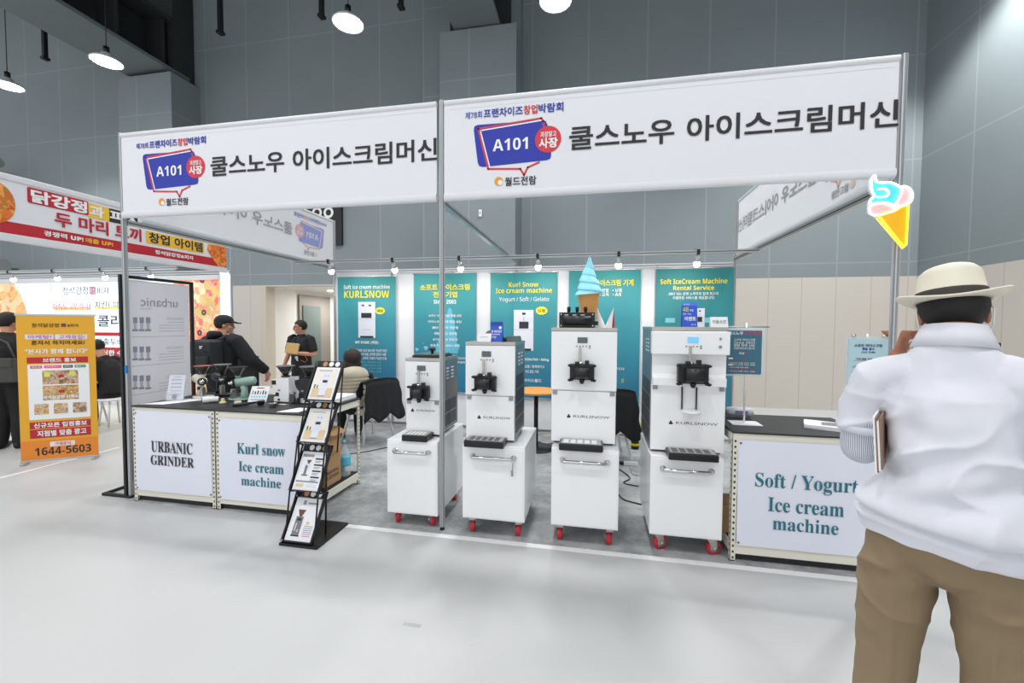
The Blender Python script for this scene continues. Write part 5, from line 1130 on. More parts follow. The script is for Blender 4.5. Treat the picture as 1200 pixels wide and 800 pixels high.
t = thing('bistro_table', 'round wooden table on a black pedestal behind the second machine', 'table', (3.42, 2.32, 0)); m = MB(); m.lathe([(.25, 0), (.25, .008), (.05, .02), (.03, .03)], (3.42, 2.32, .007), BLKMET, 32); m.build('base', t)
m = MB(); m.cyl((3.42, 2.32, .02), (3.42, 2.32, .74), .028, BLKMET, 16); m.build('column', t); m = MB(); m.lathe([(.28, 0), (.30, .008), (.30, .028), (.29, .034)], (3.42, 2.32, .735), mat('table_orange_wood', (228, 156, 72), .45, var=.1, nscale=10), 40); m.build('top', t)
def cable(label, P, r=.006, mt=BLACK): m = MB(); m.tube([(v.x, v.y, v.z) for v in smooth(P, 6, False)], r, mt, 8); return tag(m.build('power_cable'), label, 'cable')
cx, cy = PZ(733, 545, 0)
g = lambda x, y, z=.012: (*PZ(x, y, 0), z)
cable('black power cable in an S on the carpet right of the tall machine', [g(722, 549), g(733, 556), g(738, 562), g(731, 567), g(748, 571)], .007)
cable('lower black power cable running from the tall machine to the last cabinet', [g(722, 577), g(730, 586), g(742, 590), g(754, 593)], .007)
cable('thin grey cable leading from the white plug', [g(738, 548), g(741, 556), g(748, 558)], .004, INKG)
cable('black cable on the carpet behind the left racks', [g(375, 538), g(408, 533), g(430, 530), g(458, 524)], .006)
cable('thin cable on the carpet behind the second cabinet', [g(628, 517), g(640, 521), g(648, 520)], .006)
t = thing('power_socket', 'white power socket with a black plug on the carpet', 'socket', (cx, cy, .006)); m = MB(); m.box(cx-.02, cy-.03, .006, cx+.14, cy+.03, .045, WHITE, .006); m.build('body', t); m = MB(); m.lathe([(.018, 0), (.02, .03), (.008, .05)], (cx-.022, cy-.005, .026), BLACK, 12, (-1, 0, 0)); m.build('plug', t)
x, y = PZ(744, 526, 0); t = thing('floor_tool', 'small black and yellow tool standing on the carpet behind the tall machine', 'tool', (x, y, .006)); YLW = mat('tool_yellow', (214, 196, 40), .5, var=0)
m = MB(); m.lathe([(.05, 0), (.052, .05), (.045, .2), (.04, .3), (.055, .31), (.05, .36), (.02, .37)], (x, y, .006), BLACK, 14); m.build('body', t); m = MB(); m.tube([(x-.06, y, .37), (x, y-.02, .44), (x+.06, y, .33), (x+.05, y-.03, .22)], .014, YLW, 8); m.cyl((x, y, .05), (x, y, .08), .054, YLW, 14); m.build('strap', t)
# ================================================================== people
SKIN = mat('skin', (206, 150, 122), .55, var=.05, nscale=18); SKIN2 = mat('skin_tan', (176, 118, 92), .55, var=.06, nscale=18)
HAIR = mat('black_hair', (24, 21, 20), .6, var=.3, nscale=60, bump=.3, bscale=170); HAIRB = mat('brown_hair', (40, 29, 26), .6, var=.3, nscale=50, bump=.25, bscale=160)
EYE = mat('eye_dark', (30, 24, 22), .3, var=0); LIP = mat('lips', (168, 96, 86), .5, var=0)
def fuse(mb, name, parent, voxel, it=6, disp=None, lift=None):
    o = mb.build(name, parent, local=True); mats = list(o.data.materials)
    a = o.modifiers.new('r', 'REMESH'); a.mode = 'VOXEL'; a.voxel_size = voxel; a.use_smooth_shade = True
    if it: s_ = o.modifiers.new('s', 'SMOOTH'); s_.factor = .5; s_.iterations = it
    dg = bpy.context.evaluated_depsgraph_get(); me = bpy.data.meshes.new_from_object(o.evaluated_get(dg)); o.modifiers.clear(); old = o.data; o.data = me; bpy.data.meshes.remove(old)
    me.materials.clear(); me.materials.append(mats[0])
    if disp:
        nr = [v.normal.copy() for v in me.vertices]
        for v, n in zip(me.vertices, nr): v.co += n*disp(v.co, n)
    if lift:
        for v in me.vertices: v.co = lift(v.co)
    me.polygons.foreach_set('use_smooth', [True]*len(me.polygons)); me.update(); me.name = name
    return o
V3 = lambda *a: Vector(a)
def frame(f, upv=(0, 0, 1)):
    f = Vector(f).normalized(); r = f.cross(Vector(upv)).normalized(); u = r.cross(f); return Matrix((r, f, u)).transposed()     # columns: right, forward, up
def add_head(mb, c, f, m, s=1.0, up=(0, 0, 1)):
    R = frame(f, up); P = lambda x, y, z: Vector(c)+R @ Vector((x, y, z))*s
    mb.ell(P(0, -.008, .025), (.074*s, .094*s, .090*s), m, R=R); mb.ell(P(0, .022, -.045), (.056*s, .068*s, .066*s), m, R=R); mb.ell(P(0, .06, -.085), (.030*s, .028*s, .022*s), m, R=R)
    mb.tube([P(0, .088, .012), P(0, .104, -.028)], [.009*s, .015*s], m, 10, round_caps=True); mb.ell(P(0, .078, .028), (.05*s, .016*s, .012*s), m, R=R)
    for sx in (-1, 1): mb.ell(P(sx*.076, -.005, -.008), (.010*s, .020*s, .032*s), m, R=R); mb.ell(P(sx*.038, .062, -.028), (.026*s, .022*s, .02*s), m, R=R)
    mb.ell(P(0, .086, -.058), (.024*s, .01*s, .008*s), m, R=R); return R, P
def face_bits(t, P, R, s=1):
    m = MB()
    for sx in (-1, 1): m.ell(P(sx*.032, .082, .006), (.010*s, .004*s, .0045*s), EYE, 10, 8, R)
    m.build('eyes', t, local=True)
    m = MB()
    for sx in (-1, 1): m.ell(P(sx*.033, .086, .028), (.02*s, .006*s, .004*s), HAIR, 10, 6, R)
    m.build('eyebrows', t, local=True); m = MB(); m.ell(P(0, .0925, -.057), (.021*s, .006*s, .005*s), LIP, 10, 6, R); m.build('lips', t, local=True)
def hair_cap(t, P, R, c, s, mt, front=.05, back=-.075, side=-.02, th=.012, name='hair', vol=1.0):
    m = MB(); C_ = P(0, -.010, .026)
    def keep(q):
        y, z = q.y/s, q.z/s
        lim = front if y > .045 else (side if y > -.02 else back)
        if -.02 < y <= .045: lim = side+(front-side)*max(0, (y-.012)/.033)
        return z > lim-.02
    m.ell(C_, (.079*s*vol, .100*s*vol, .096*s*vol), mt, 30, 24, R, keep); o = m.build(name, t, local=True)
    md = o.modifiers.new('thick', 'SOLIDIFY'); md.thickness = th*s; md.offset = 0
    return o
def add_hand(mb, wr, d, n, m, s=1.0, curl=.5, thumb=1, spread=.12):
    # wrist point, finger direction d, palm normal n (the way the palm faces), thumb side +1/-1 along n x d
    d = Vector(d).normalized(); n = Vector(n); n = (n-d*n.dot(d)).normalized(); b = n.cross(d)*thumb
    wr = Vector(wr); pc = wr+d*.05*s
    mb.tube([wr-d*.015*s, wr+d*.03*s, wr+d*.085*s], [.026*s, .038*s, .040*s], m, 12, side=b, ry=[.02*s, .015*s, .012*s], round_caps=True)
    for k, (off, L) in enumerate(((.030, .072), (.010, .080), (-.011, .074), (-.030, .058))):
        p = wr+d*.088*s+b*off*s; an = 0; pts = [p-d*.012*s, p]; fd = (d+b*spread*off*8).normalized(); c_ = curl*(1+.12*k)
        for j, fr_ in enumerate((.45, .3, .25)):
            an += c_*(.75, 1.0, .7)[j]; p = p+(fd*math.cos(an)+n*math.sin(an))*L*fr_*s; pts.append(p)
        mb.tube(pts, [.0095*s, .0092*s, .0085*s, .008*s, .0068*s], m, 8, round_caps=True)
    p = wr+d*.02*s+b*.028*s; td = (d*.62+b*.72+n*.2).normalized(); p2 = p+td*.042*s; p3 = p2+(td*.7+d*.4+n*curl*.5).normalized()*.034*s; p4 = p3+(td*.4+d*.6+n*curl*.6).normalized()*.026*s
    mb.tube([p-td*.01*s, p, p2, p3, p4], [.012*s, .014*s, .0115*s, .010*s, .008*s], m, 8, round_caps=True)
def torso_tube(mb, pts, m, grow=0): mb.tube([p[0] for p in pts], [p[1]+grow for p in pts], m, 22, side=pts[0][3] if len(pts[0]) > 3 else (1, 0, 0), ry=[p[2]+grow for p in pts], round_caps=True)
def person(label, loc, face_deg, J, spec):
    # J: joint positions in the person's own frame (x right, y forward, z up)
    t = thing('person', label, 'person', loc, face_deg); s = spec.get('s', 1.0); sk = spec.get('skin', SKIN)
    j = {k: Vector(v) for k, v in J.items() if k not in ('face', 'hl', 'hr')}
    mb = MB(); R, P = add_head(mb, j['head'], J['face'], sk, s, spec.get('up', (0, 0, 1)))
    mb.tube([j['neck']-V3(0, 0, .05), j['neck'], j['head']+R @ V3(0, -.015, -.05)*s], [.075*s, .056*s, .055*s], sk, 14, round_caps=True)
    sd = (j['shr']-j['shl']).normalized(); mid = (j['shr']+j['shl'])/2
    tor = [(j['pel'], .145, .10), (j['waist'], .135, .095), (j['chest'], .15, .105), (mid-V3(0, 0, .05), .125, .07)]
    mb.tube([q[0] for q in tor], [q[1]*s for q in tor], sk, 18, side=sd, ry=[q[2]*s for q in tor], round_caps=True)
    for a in 'lr':
        mb.tube([j['sh'+a], j['sh'+a].lerp(j['el'+a], .5), j['el'+a]], [.05*s, .046*s, .038*s], sk, 12, round_caps=True)
        mb.tube([j['el'+a], j['el'+a].lerp(j['wr'+a], .35), j['wr'+a]], [.039*s, .038*s, .026*s], sk, 12, round_caps=True)
        hd = J['h'+a]; add_hand(mb, j['wr'+a], hd[0], hd[1], sk, s*.96, hd[2], hd[3])
        mb.tube([j['hp'+a], j['kn'+a], j['an'+a]], [.075*s, .055*s, .04*s], sk, 12, round_caps=True)
        mb.tube([j['an'+a]-V3(0, .03, .03), j['to'+a]], [.032*s, .026*s], sk, 10, round_caps=True)
    fuse(mb, 'body', t, spec.get('vox', .007), 3)
    # top
    g = spec.get('loose', .014); tm = spec['top']; mb = MB()
    bot = spec.get('hem', None) or j['pel']+V3(0, 0, -.02)
    tor2 = [(bot, .165, .125), (j['waist'], .158, .12), (j['chest'], .172, .128), (mid-V3(0, 0, .045), .168, .105), (mid+V3(0, 0, .012), .11, .075)]
    mb.tube([q[0] for q in tor2], [(q[1]+g)*s for q in tor2], tm, 24, side=sd, ry=[(q[2]+g)*s for q in tor2])
    mb.tube([mid+V3(0, 0, -.02), j['neck']+V3(0, 0, .012)], [.10*s, .066*s], tm, 16)
    for a in 'lr':
        sl = spec.get('sleeve', 1.0); e = j['el'+a]; w_ = j['wr'+a]; S0 = j['sh'+a]
        r0, r1, r2 = .064+g, .058+g*.9, .040+g*.6
        if sl <= .5: q = S0.lerp(e, sl*2); mb.tube([S0+(S0-mid)*-.2, S0, q], [r0*.95, r0, r1], tm, 16)
        else: q = e.lerp(w_, (sl-.5)*2); mb.tube([S0+(S0-mid)*-.2, S0, e], [r0*.95, r0, r1], tm, 16, round_caps=True); mb.tube([e, q], [r1, r2], tm, 16, round_caps=False); mb.ell(e, (r1, r1, r1), tm, 12, 8)
    def wr(co, n): return .007*noise.noise(co*V3(9, 9, 5).length*0+Vector((co.x*9, co.y*9, co.z*6)))+.004*noise.noise(Vector((co.x*22, co.y*22, co.z*14)))
    fuse(mb, spec.get('topname', 'shirt'), t, spec.get('cvox', .012), 5, wr)
    # trousers
    mb = MB(); pm = spec['pants']; tl = (j['pel'], .158, .118)
    mb.tube([j['pel']+V3(0, 0, .04), j['pel'], (j['hpl']+j['hpr'])/2-V3(0, 0, .02)], [.15*s, .165*s, .155*s], pm, 20, side=sd, ry=[.108*s, .125*s, .12*s], round_caps=True)
    lg = spec.get('legw', 1.0)
    for a in 'lr':
        mb.tube([j['hp'+a], j['hp'+a].lerp(j['kn'+a], .5), j['kn'+a], j['an'+a]], [.096*s*lg, .09*s*lg, .075*s*lg, .062*s*lg], pm, 16, round_caps=True)
    fuse(mb, 'trousers', t, spec.get('cvox', .012), 5, wr)
    for a in 'lr':
        mb = MB(); A, T = j['an'+a], j['to'+a]; dd = (T-A); dd.z = 0; dd.normalize(); h = A.z*0+T.z
        base = Vector((A.x, A.y, T.z))
        mb.tube([base-dd*.055+V3(0, 0, .01), base+dd*.06, base+dd*.14, base+dd*.20], [.036, .04, .045, .03], spec.get('shoe', BLACK), 14, side=Vector((-dd.y, dd.x, 0)), ry=[.045, .042, .034, .024], round_caps=True)
        mb.tube([A+V3(0, 0, .02), base-dd*.02], [.045, .045], spec.get('shoe', BLACK), 12, round_caps=True); fuse(mb, 'shoe', t, .009, 3, lift=lambda c: Vector((c.x, c.y, max(c.z, .002))))
    return t, j, R, P
def stand_pose(h=1.72, lean=0.0):
    k = h/1.72
    return dict(head=(0, .02+lean, 1.605*k), face=(0, 1, 0), neck=(0, lean*.7, 1.47*k), pel=(0, 0, .95*k), waist=(0, .0, 1.06*k), chest=(0, lean*.4, 1.27*k), shl=(-.185*k, lean*.6, 1.405*k), shr=(.185*k, lean*.6, 1.405*k),
        ell=(-.25*k, -.02, 1.12*k), elr=(.25*k, -.02, 1.12*k), wrl=(-.26*k, .08, .90*k), wrr=(.26*k, .08, .90*k), hl=((0, .2, -1), (1, 0, 0), .35, 1), hr=((0, .2, -1), (-1, 0, 0), .35, -1),
        hpl=(-.09*k, 0, .88*k), hpr=(.09*k, 0, .88*k), knl=(-.10*k, .02, .48*k), knr=(.10*k, .02, .48*k), anl=(-.11*k, -.02, .085), anr=(.11*k, -.02, .085), tol=(-.13*k, .15, .035), tor=(.13*k, .15, .035))
def sit_pose(seat=.46, lean=0.0):
    z = seat+.09
    return dict(head=(0, .06+lean, z+.69), face=(0, 1, 0), neck=(0, lean*.8, z+.55), pel=(0, 0, z), waist=(0, .0, z+.13), chest=(0, lean*.4, z+.34), shl=(-.18, lean*.6, z+.48), shr=(.18, lean*.6, z+.48),
        ell=(-.24, .05+lean*.5, z+.22), elr=(.24, .05+lean*.5, z+.22), wrl=(-.14, .27+lean*.5, z+.17), wrr=(.14, .27+lean*.5, z+.17), hl=((.5, 1, -.1), (0, 0, -1), .4, -1), hr=((-.5, 1, -.1), (0, 0, -1), .4, 1),
        hpl=(-.09, .04, z-.01), hpr=(.09, .04, z-.01), knl=(-.11, .44, z), knr=(.11, .44, z), anl=(-.11, .42, .09), anr=(.11, .42, .09), tol=(-.12, .58, .035), tor=(.12, .58, .035))
BKC = mat('black_garment', (27, 28, 31), .8, var=.2, nscale=8); NAVY = mat('navy_garment', (30, 34, 44), .8, var=.15); DKP = mat('dark_trousers', (26, 26, 28), .85, var=.15)
deg = lambda dx, dy: math.atan2(-dx, dy)

# ---- man in black cap behind the left racks
J = stand_pose(1.70, .05); J['face'] = (.72, .68, -.08); J.update(elr=(.33, .10, 1.15), wrr=(.40, .30, .98), ell=(-.27, .04, 1.13), wrl=(-.24, .25, .98))
x, _z = PY(258, 400, 1.42)
t, j, R, P = person('person in black cap and black hooded jacket with backpack, beside the black divider', (x, 1.42, 0), deg(-.02, 1), J, dict(top=BKC, pants=DKP, topname='jacket', sleeve=.98, loose=.036, skin=SKIN))
face_bits(t, P, R); hair_cap(t, P, R, j['head'], 1, HAIR, .2, -.05, -.03)
m = MB(); m.ell(P(0, -.008, .045), (.086, .108, .085), BKC, 24, 16, R, lambda q: q.z > -.02); m.prism([P(-.07, .07, .035), P(-.05, .15, .03), P(0, .175, .032), P(.05, .15, .03), P(.07, .07, .035), P(0, .09, .05)], R @ V3(0, 0, .008), BKC); o = m.build('cap', t, local=True); o.modifiers.new('thick', 'SOLIDIFY').thickness = .006
m = MB(); m.tube([P(-.09, -.05, -.12), P(-.06, -.11, -.13), P(.0, -.13, -.135), P(.06, -.11, -.13), P(.09, -.05, -.12)], [.04, .05, .055, .05, .04], BKC, 14, round_caps=True); fuse(m, 'hood', t, .012, 4)
BPK = mat('backpack_black', (34, 36, 40), .6, var=.2, nscale=10)
m = MB(); m.box(-.17, -.29, .98, .17, -.11, 1.41, BPK, .06, seg=3); m.box(-.13, -.33, 1.02, .13, -.27, 1.22, BPK, .025); m.tube([(-.13, -.305, 1.26), (0, -.32, 1.28), (.13, -.305, 1.26)], .006, BLACK, 6)
for sx in (-1, 1): m.tube([(sx*.10, -.17, 1.38), (sx*.11, -.02, 1.455), (sx*.12, .10, 1.36), (sx*.13, .09, 1.16), (sx*.14, -.12, 1.02)], .016, BPK, 8)
for k in range(3): m.poly([(.01+.0, -.303+.0, 1.335-k*.012), (.055-.008*k, -.303, 1.335-k*.012), (.053-.008*k, -.303, 1.328-k*.012), (.01, -.303, 1.328-k*.012)], INKW)
m.build('backpack', t, local=True)
m = MB()
for sx in (-1, 1): m.tube([P(sx*.034+.02*math.cos(k*PI/6), .098, .004+.016*math.sin(k*PI/6)) for k in range(13)], .002, BLACK, 5); m.tube([P(sx*.054, .095, .006), P(sx*.078, .0, .01)], .002, BLACK, 5)
m.build('glasses', t, local=True)

# ---- man with glasses and a folder
J = stand_pose(1.66); J['face'] = (.72, .68, -.05); J.update(ell=(-.26, -.01, 1.09), wrl=(-.03, .23, 1.12), hl=((1, .2, .2), (0, -1, 0), .5, 1), elr=(.27, .0, 1.09), wrr=(.27, .12, .86), hr=((-.1, .3, -1), (-1, 0, 0), .4, -1))
x, _z = PY(353, 400, 3.35)
t, j, R, P = person('person with glasses in black tee holding a tan folder by the corridor', (x, 3.35, 0), deg(-.10, -.99), J, dict(top=BKC, pants=DKP, topname='t_shirt', sleeve=.42, loose=.02))
face_bits(t, P, R); hair_cap(t, P, R, j['head'], 1, HAIR, .055, -.05, -.01)
m = MB()
for sx in (-1, 1): m.tube([P(sx*.034+.022*math.cos(k*PI/6), .098, .004+.018*math.sin(k*PI/6)) for k in range(13)], .0025, BLACK, 5); m.tube([P(sx*.056, .095, .006), P(sx*.08, .0, .01)], .0025, BLACK, 5)
m.tube([P(-.012, .1, .006), P(.012, .1, .006)], .0025, BLACK, 5); m.build('glasses', t, local=True)
m = MB(); m.box(-.06, .138, .98, -.0, .142, 1.06, PAPER); m.tube([(-.06, .12, 1.40), (-.04, .15, 1.2), (-.03, .145, 1.06)], .004, INKB, 5); m.build('name_tag', t, local=True)
fl = thing('folder', 'tan folder held to the chest of the person with glasses', 'folder', (x, 3.35, 0), deg(-.10, -.99)); m = MB(); Mx = Matrix.Translation((-.06, .262, 1.20)) @ Matrix.Rotation(-.06, 4, 'Y') @ Matrix.Rotation(.25, 4, 'X')
m.box(-.13, -.008, -.085, .13, .008, .085, mat('folder_tan', (206, 170, 104), .6, var=.04), .003, Mx); m.build('cover', fl, local=True); m = MB(); m.box(-.125, -.006, -.08, .125, .006, .088, PAPER, 0, Mx); m.build('pages', fl, local=True)
m = MB(); m.tube([(-.12, .17, 1.10), (-.17, .11, 1.08), (-.20, .08, 1.0), (-.17, .10, .96), (-.12, .15, 1.0)], .005, mat('orange_strap', (210, 110, 60), .6, var=0), 6); m.build('wrist_strap', t, local=True)

# ---- woman in the quilted vest on the beige chair
J = sit_pose(.44, .06); J['face'] = (-.15, 1, .02)
for k_ in ('head', 'neck', 'shl', 'shr', 'chest', 'waist', 'ell', 'elr'): q_ = J[k_]; J[k_] = (q_[0], q_[1]+.02, .53+(q_[2]-.53)*(.88 if k_ == 'head' else .80))
x, y = 1.00, 2.02
t, j, R, P = person('seated person in beige quilted vest, seen from behind before the first teal banner', (x, y, 0), deg(-.62, .78), J, dict(top=NAVY, pants=DKP, topname='sweater', sleeve=1.0, loose=.012, s=.95, vox=.008))
face_bits(t, P, R, .95)
m = MB(); m.ell(P(0, -.022, .02), (.118, .128, .122), HAIRB, 24, 18, R, lambda q: not (q.y > .045 and q.z < .06)); m.ell(P(0, -.040, -.085), (.112, .088, .105), HAIRB, 20, 14, R); o = m.build('hair', t, local=True)
VST = mat('vest_beige', (196, 184, 164), .65, var=.03); m = MB(); z0 = j['pel'].z
rows = []
for k in range(9):
    f_ = k/8; z = z0-.02+f_*.37; wv = .195-.018*abs(f_-.7); 
    rows += [(V3(0, .03*f_, z), wv*.93, .145), (V3(0, .03*f_, z+.012), wv+.006, .160), (V3(0, .03*f_, z+.030), wv+.018, .172), (V3(0, .03*f_, z+.048), wv+.006, .160)]
rows += [(V3(0, .06, z0+.405), .13, .10), (V3(0, .07, z0+.44), .075, .075)]
m.tube([q[0] for q in rows], [q[1] for q in rows], VST, 28, side=(1, 0, 0), ry=[q[2] for q in rows]); m.build('quilted_vest', t, local=True)

# ---- seated man writing at the chicken stand
x, _z = PY(131, 400, 2.2)
J = sit_pose(.44, .17); J['face'] = (.05, 1, -.35); J['neck'] = (0, .14, 1.07)
t, j, R, P = person('seated person in black shirt writing at a small table beyond the orange banner', (x, 2.2, 0), deg(-1, -.22), J, dict(top=BKC, pants=DKP, topname='shirt', sleeve=.85, loose=.02, vox=.008))
face_bits(t, P, R); hair_cap(t, P, R, j['head'], 1, HAIR, .03, -.05, -.01)
tx, ty = x-.36, 2.10
tb = thing('small_table', 'small white topped table the seated person writes on', 'table', (tx, ty, 0)); m = MB(); m.lathe([(.30, 0), (.31, .01), (.31, .025), (.29, .03)], (tx, ty, .68), WHITE, 30); m.build('top', tb)
m = MB(); m.lathe([(.06, .02), (.26, .30), (.28, .32), (.24, .32)], (tx, ty, .36), BLKMET, 24); m.build('bag_tray', tb)
for k in range(3): a = k*2.1+.4; m = MB(); m.tube([(tx+.1*math.cos(a), ty+.1*math.sin(a), .68), (tx+.27*math.cos(a), ty+.27*math.sin(a), 0)], .014, CLG, 8); m.build('leg', tb)
m = MB(); m.box(tx-.12, ty-.10, .7105, tx+.12, ty+.10, .716, PAPER); tag(m.build('notepad'), 'white notepad under the hands of the seated writing person', 'notepad')
ch = thing('stool', 'low white stool under the seated writing person', 'stool', (x, 2.2, 0)); m = MB(); m.lathe([(.17, 0), (.19, .01), (.19, .03), (.17, .04)], (x, 2.2, .395), WHITE, 24); m.build('seat', ch)
for k in range(4): a = k*PI/2+.6; m = MB(); m.tube([(x+.13*math.cos(a), 2.2+.13*math.sin(a), .4), (x+.19*math.cos(a), 2.2+.19*math.sin(a), 0)], .014, CLG, 8); m.build('leg', ch)

# ---- standing person cut by the left edge
J = stand_pose(1.72); J['face'] = (.35, 1, -.15)
t, j, R, P = person('standing person in black cut by the left edge, seen from behind', (-3.16, .95, 0), deg(-.45, .9), J, dict(top=BKC, pants=DKP, topname='jacket', sleeve=1.0, loose=.025, legw=1.35, vox=.008))
face_bits(t, P, R); hair_cap(t, P, R, j['head'], 1, HAIR, .05, -.10, -.035, vol=1.06)
GBAG = mat('bag_dark_grey', (74, 74, 72), .75, var=.2, nscale=14)
m = MB(); m.box(-.22, -.27, .86, .24, -.12, 1.16, GBAG, .05, seg=3); m.box(-.2, -.285, 1.05, .22, -.25, 1.17, GBAG, .02); m.build('shoulder_bag', t, local=True)
m = MB(); m.tube([(.2, -.18, 1.12), (.1, -.15, 1.35), (-.12, -.12, 1.46), (-.17, .08, 1.40), (-.15, .14, 1.2), (-.20, -.1, 1.0)], .012, GBAG, 8); m.build('bag_strap', t, local=True)

# ---- man in the white hat, back to the camera
WSH = mat('polo_white', (224, 225, 234), .8, var=.01, nscale=5, bump=.05, bscale=160); KHA = mat('khaki_trousers', (140, 121, 95), .85, var=.05, nscale=9, bump=.08, bscale=200)
HATM = mat('straw_hat_cream', (236, 230, 212), .7, var=.03, nscale=40, bump=.12, bscale=260); BAND = mat('hat_band_grey', (58, 54, 50), .7, var=.1)
STR = mat('striped_sleeve', (220, 222, 230), .8, var=0); nt, b = nodes(STR); sp, tc = sepxyz(nt, 'Object')
an = mathn(nt, 'ARCTAN2', mathn(nt, 'SUBTRACT', sp.outputs['Y'], .03), mathn(nt, 'ADD', sp.outputs['X'], .22)); st = mathn(nt, 'LESS_THAN', mathn(nt, 'FRACT', mathn(nt, 'MULTIPLY', an, 60/(2*PI))), .42)
nt.links.new(mixc(nt, st, lin((228, 229, 236)), lin((142, 148, 166))), b.inputs['Base Color'])
MP = (5.301, -1.444, 0); MR = deg(.579, .816)
t = thing('person', 'person in cream hat, white polo shirt and khaki trousers, back to the camera', 'person', MP, MR)
sk = SKIN2; mb = MB(); HC = V3(-.005, .085, 1.648); HF = V3(-.08, 1, -.30); R, P = add_head(mb, HC, HF, sk, 1.03, (-.06, 0, 1))
mb.tube([V3(0, .0, 1.48), V3(0, .01, 1.56), P(0, -.02, -.05)], [.06, .058, .058], sk, 16, round_caps=True)
mb.tube([V3(0, 0, .98), V3(0, 0, 1.12), V3(0, .0, 1.32), V3(0, .0, 1.45)], [.15, .14, .16, .155], sk, 18, side=(1, 0, 0), ry=[.10, .10, .11, .08], round_caps=True)
SL, EL, WL = V3(-.200, .0, 1.424), V3(-.228, .04, 1.155), V3(-.146, .245, 1.497); SR, ER, WR = V3(.200, .0, 1.424), V3(.245, .02, 1.17), V3(.10, .26, 1.20)
for S_, E_, W_ in ((SL, EL, WL), (SR, ER, WR)):
    mb.tube([S_, S_.lerp(E_, .5), E_], [.052, .048, .040], sk, 14, round_caps=True); mb.tube([E_, E_.lerp(W_, .3), W_], [.041, .040, .027], sk, 14, round_caps=True)
add_hand(mb, WL, (.20, .05, .97), (.85, -.2, -.2), sk, 1.0, 1.4, -1); add_hand(mb, WR, (-.9, .3, .1), (0, -.3, 1), sk, 1.0, .6, 1)
for sx in (-1, 1): mb.tube([V3(sx*.095, 0, .92), V3(sx*.125, .01, .51), V3(sx*.145, -.02, .09)], [.08, .06, .045], sk, 14, round_caps=True); mb.tube([V3(sx*.145, -.05, .06), V3(sx*.165, .15, .04)], [.034, .028], sk, 10, round_caps=True)
fuse(mb, 'body', t, .0055, 3)
face_bits(t, P, R, 1.03); hair_cap(t, P, R, HC, 1.03, HAIR, .05, -.088, -.03, .014, vol=1.0)
# polo shirt
def polo_fold(co, n):
    z = co.z; d = .0
    d += .007*noise.noise(V3(co.x*7, co.y*7, z*5))+.0035*noise.noise(V3(co.x*16+3, co.y*16, z*11))
    k = math.exp(-((z-.985)/.045)**2)                                    # the blousing roll above the hem
    d += .011*k*(1+.5*noise.noise(V3(co.x*6, co.y*6, 1)))
    k2 = math.exp(-((z-.955+.06*co.x)/.012)**2); d -= .012*k2
    u = (co.x*.75+(z-1.30)*.9); d += .006*math.sin(u*34+2*noise.noise(co*5))*math.exp(-((co.x+.13)/.10)**2)*math.exp(-((z-1.24)/.13)**2)
    u2 = (z-1.08)-co.x*.45; d += .006*math.sin(u2*46)*math.exp(-((z-1.10)/.11)**2)*math.exp(-((co.x+.02)/.18)**2)
    d += .011*(1-abs(noise.noise(V3(co.x*3.5+z*4, co.y*3, z*6.5-co.x*3.5)))*2)**3*math.exp(-((z-1.12)/.2)**2)
    return d*2.2
mb = MB()
tor = [(V3(0, -.01, .888), .214, .150), (V3(0, -.012, .95), .224, .158), (V3(0, -.012, .99), .214, .162), (V3(0, -.008, 1.05), .182, .154), (V3(0, -.005, 1.15), .164, .145), (V3(0, .0, 1.30), .162, .142), (V3(0, .0, 1.38), .178, .128), (V3(0, .0, 1.435), .160, .100), (V3(0, .0, 1.51), .115, .082), (V3(0, .005, 1.55), .082, .075)]
mb.tube([q[0] for q in tor], [q[1] for q in tor], WSH, 36, side=(1, 0, 0), ry=[q[2] for q in tor])
mb.tube([V3(-.10, 0, 1.44), SL+V3(.01, 0, -.008), SL.lerp(EL, .4)+V3(-.006, 0, 0), SL.lerp(EL, .72)+V3(-.006, -.005, 0)], [.078, .078, .072, .074], WSH, 24); mb.tube([V3(.10, 0, 1.44), SR+V3(-.01, 0, -.008), SR.lerp(ER, .4)+V3(.006, 0, 0), SR.lerp(ER, .72)+V3(.006, -.005, 0)], [.078, .078, .072, .074], WSH, 24)
fuse(mb, 'polo_shirt', t, .007, 5, polo_fold)
m = MB(); pts = []
for k in range(25):
    a = PI*.5+2*PI*(k/24-.5)*.86+PI; a = -PI/2+(k/24-.5)*2*PI*.84; pts.append(a)
def ring(r, ry, z, dz): return [V3(r*math.cos(a), .012+ry*math.sin(a), z+dz*math.sin(a)) for a in pts]
A = ring(.074, .070, 1.602, -.012); B_ = ring(.078, .074, 1.606, -.012); C_ = ring(.106, .094, 1.533, -.014); D_ = ring(.10, .088, 1.531, -.014)
n_ = len(pts); Vv = A+B_+C_+D_; F = []
for i in range(n_-1):
    for q, w_ in ((0, 1), (1, 2), (2, 3), (3, 0)): F.append((q*n_+i, q*n_+i+1, w_*n_+i+1, w_*n_+i))
m.add(Vv, F, WSH, True); m.build('collar', t, local=True)
m = MB(); c0 = SL.lerp(EL, .72)+V3(-.006, -.005, 0); dd = (EL-SL).normalized(); m.lathe([(.0765, -.020), (.0785, -.016), (.0785, .004), (.072, .006)], c0, WSH, 28, dd); m.build('sleeve_cuff', t, local=True); m = MB(); c0 = SR.lerp(ER, .72)+V3(.006, -.005, 0); dd = (ER-SR).normalized(); m.lathe([(.0765, -.020), (.0785, -.016), (.0785, .004), (.072, .006)], c0, WSH, 28, dd); m.build('sleeve_cuff', t, local=True)
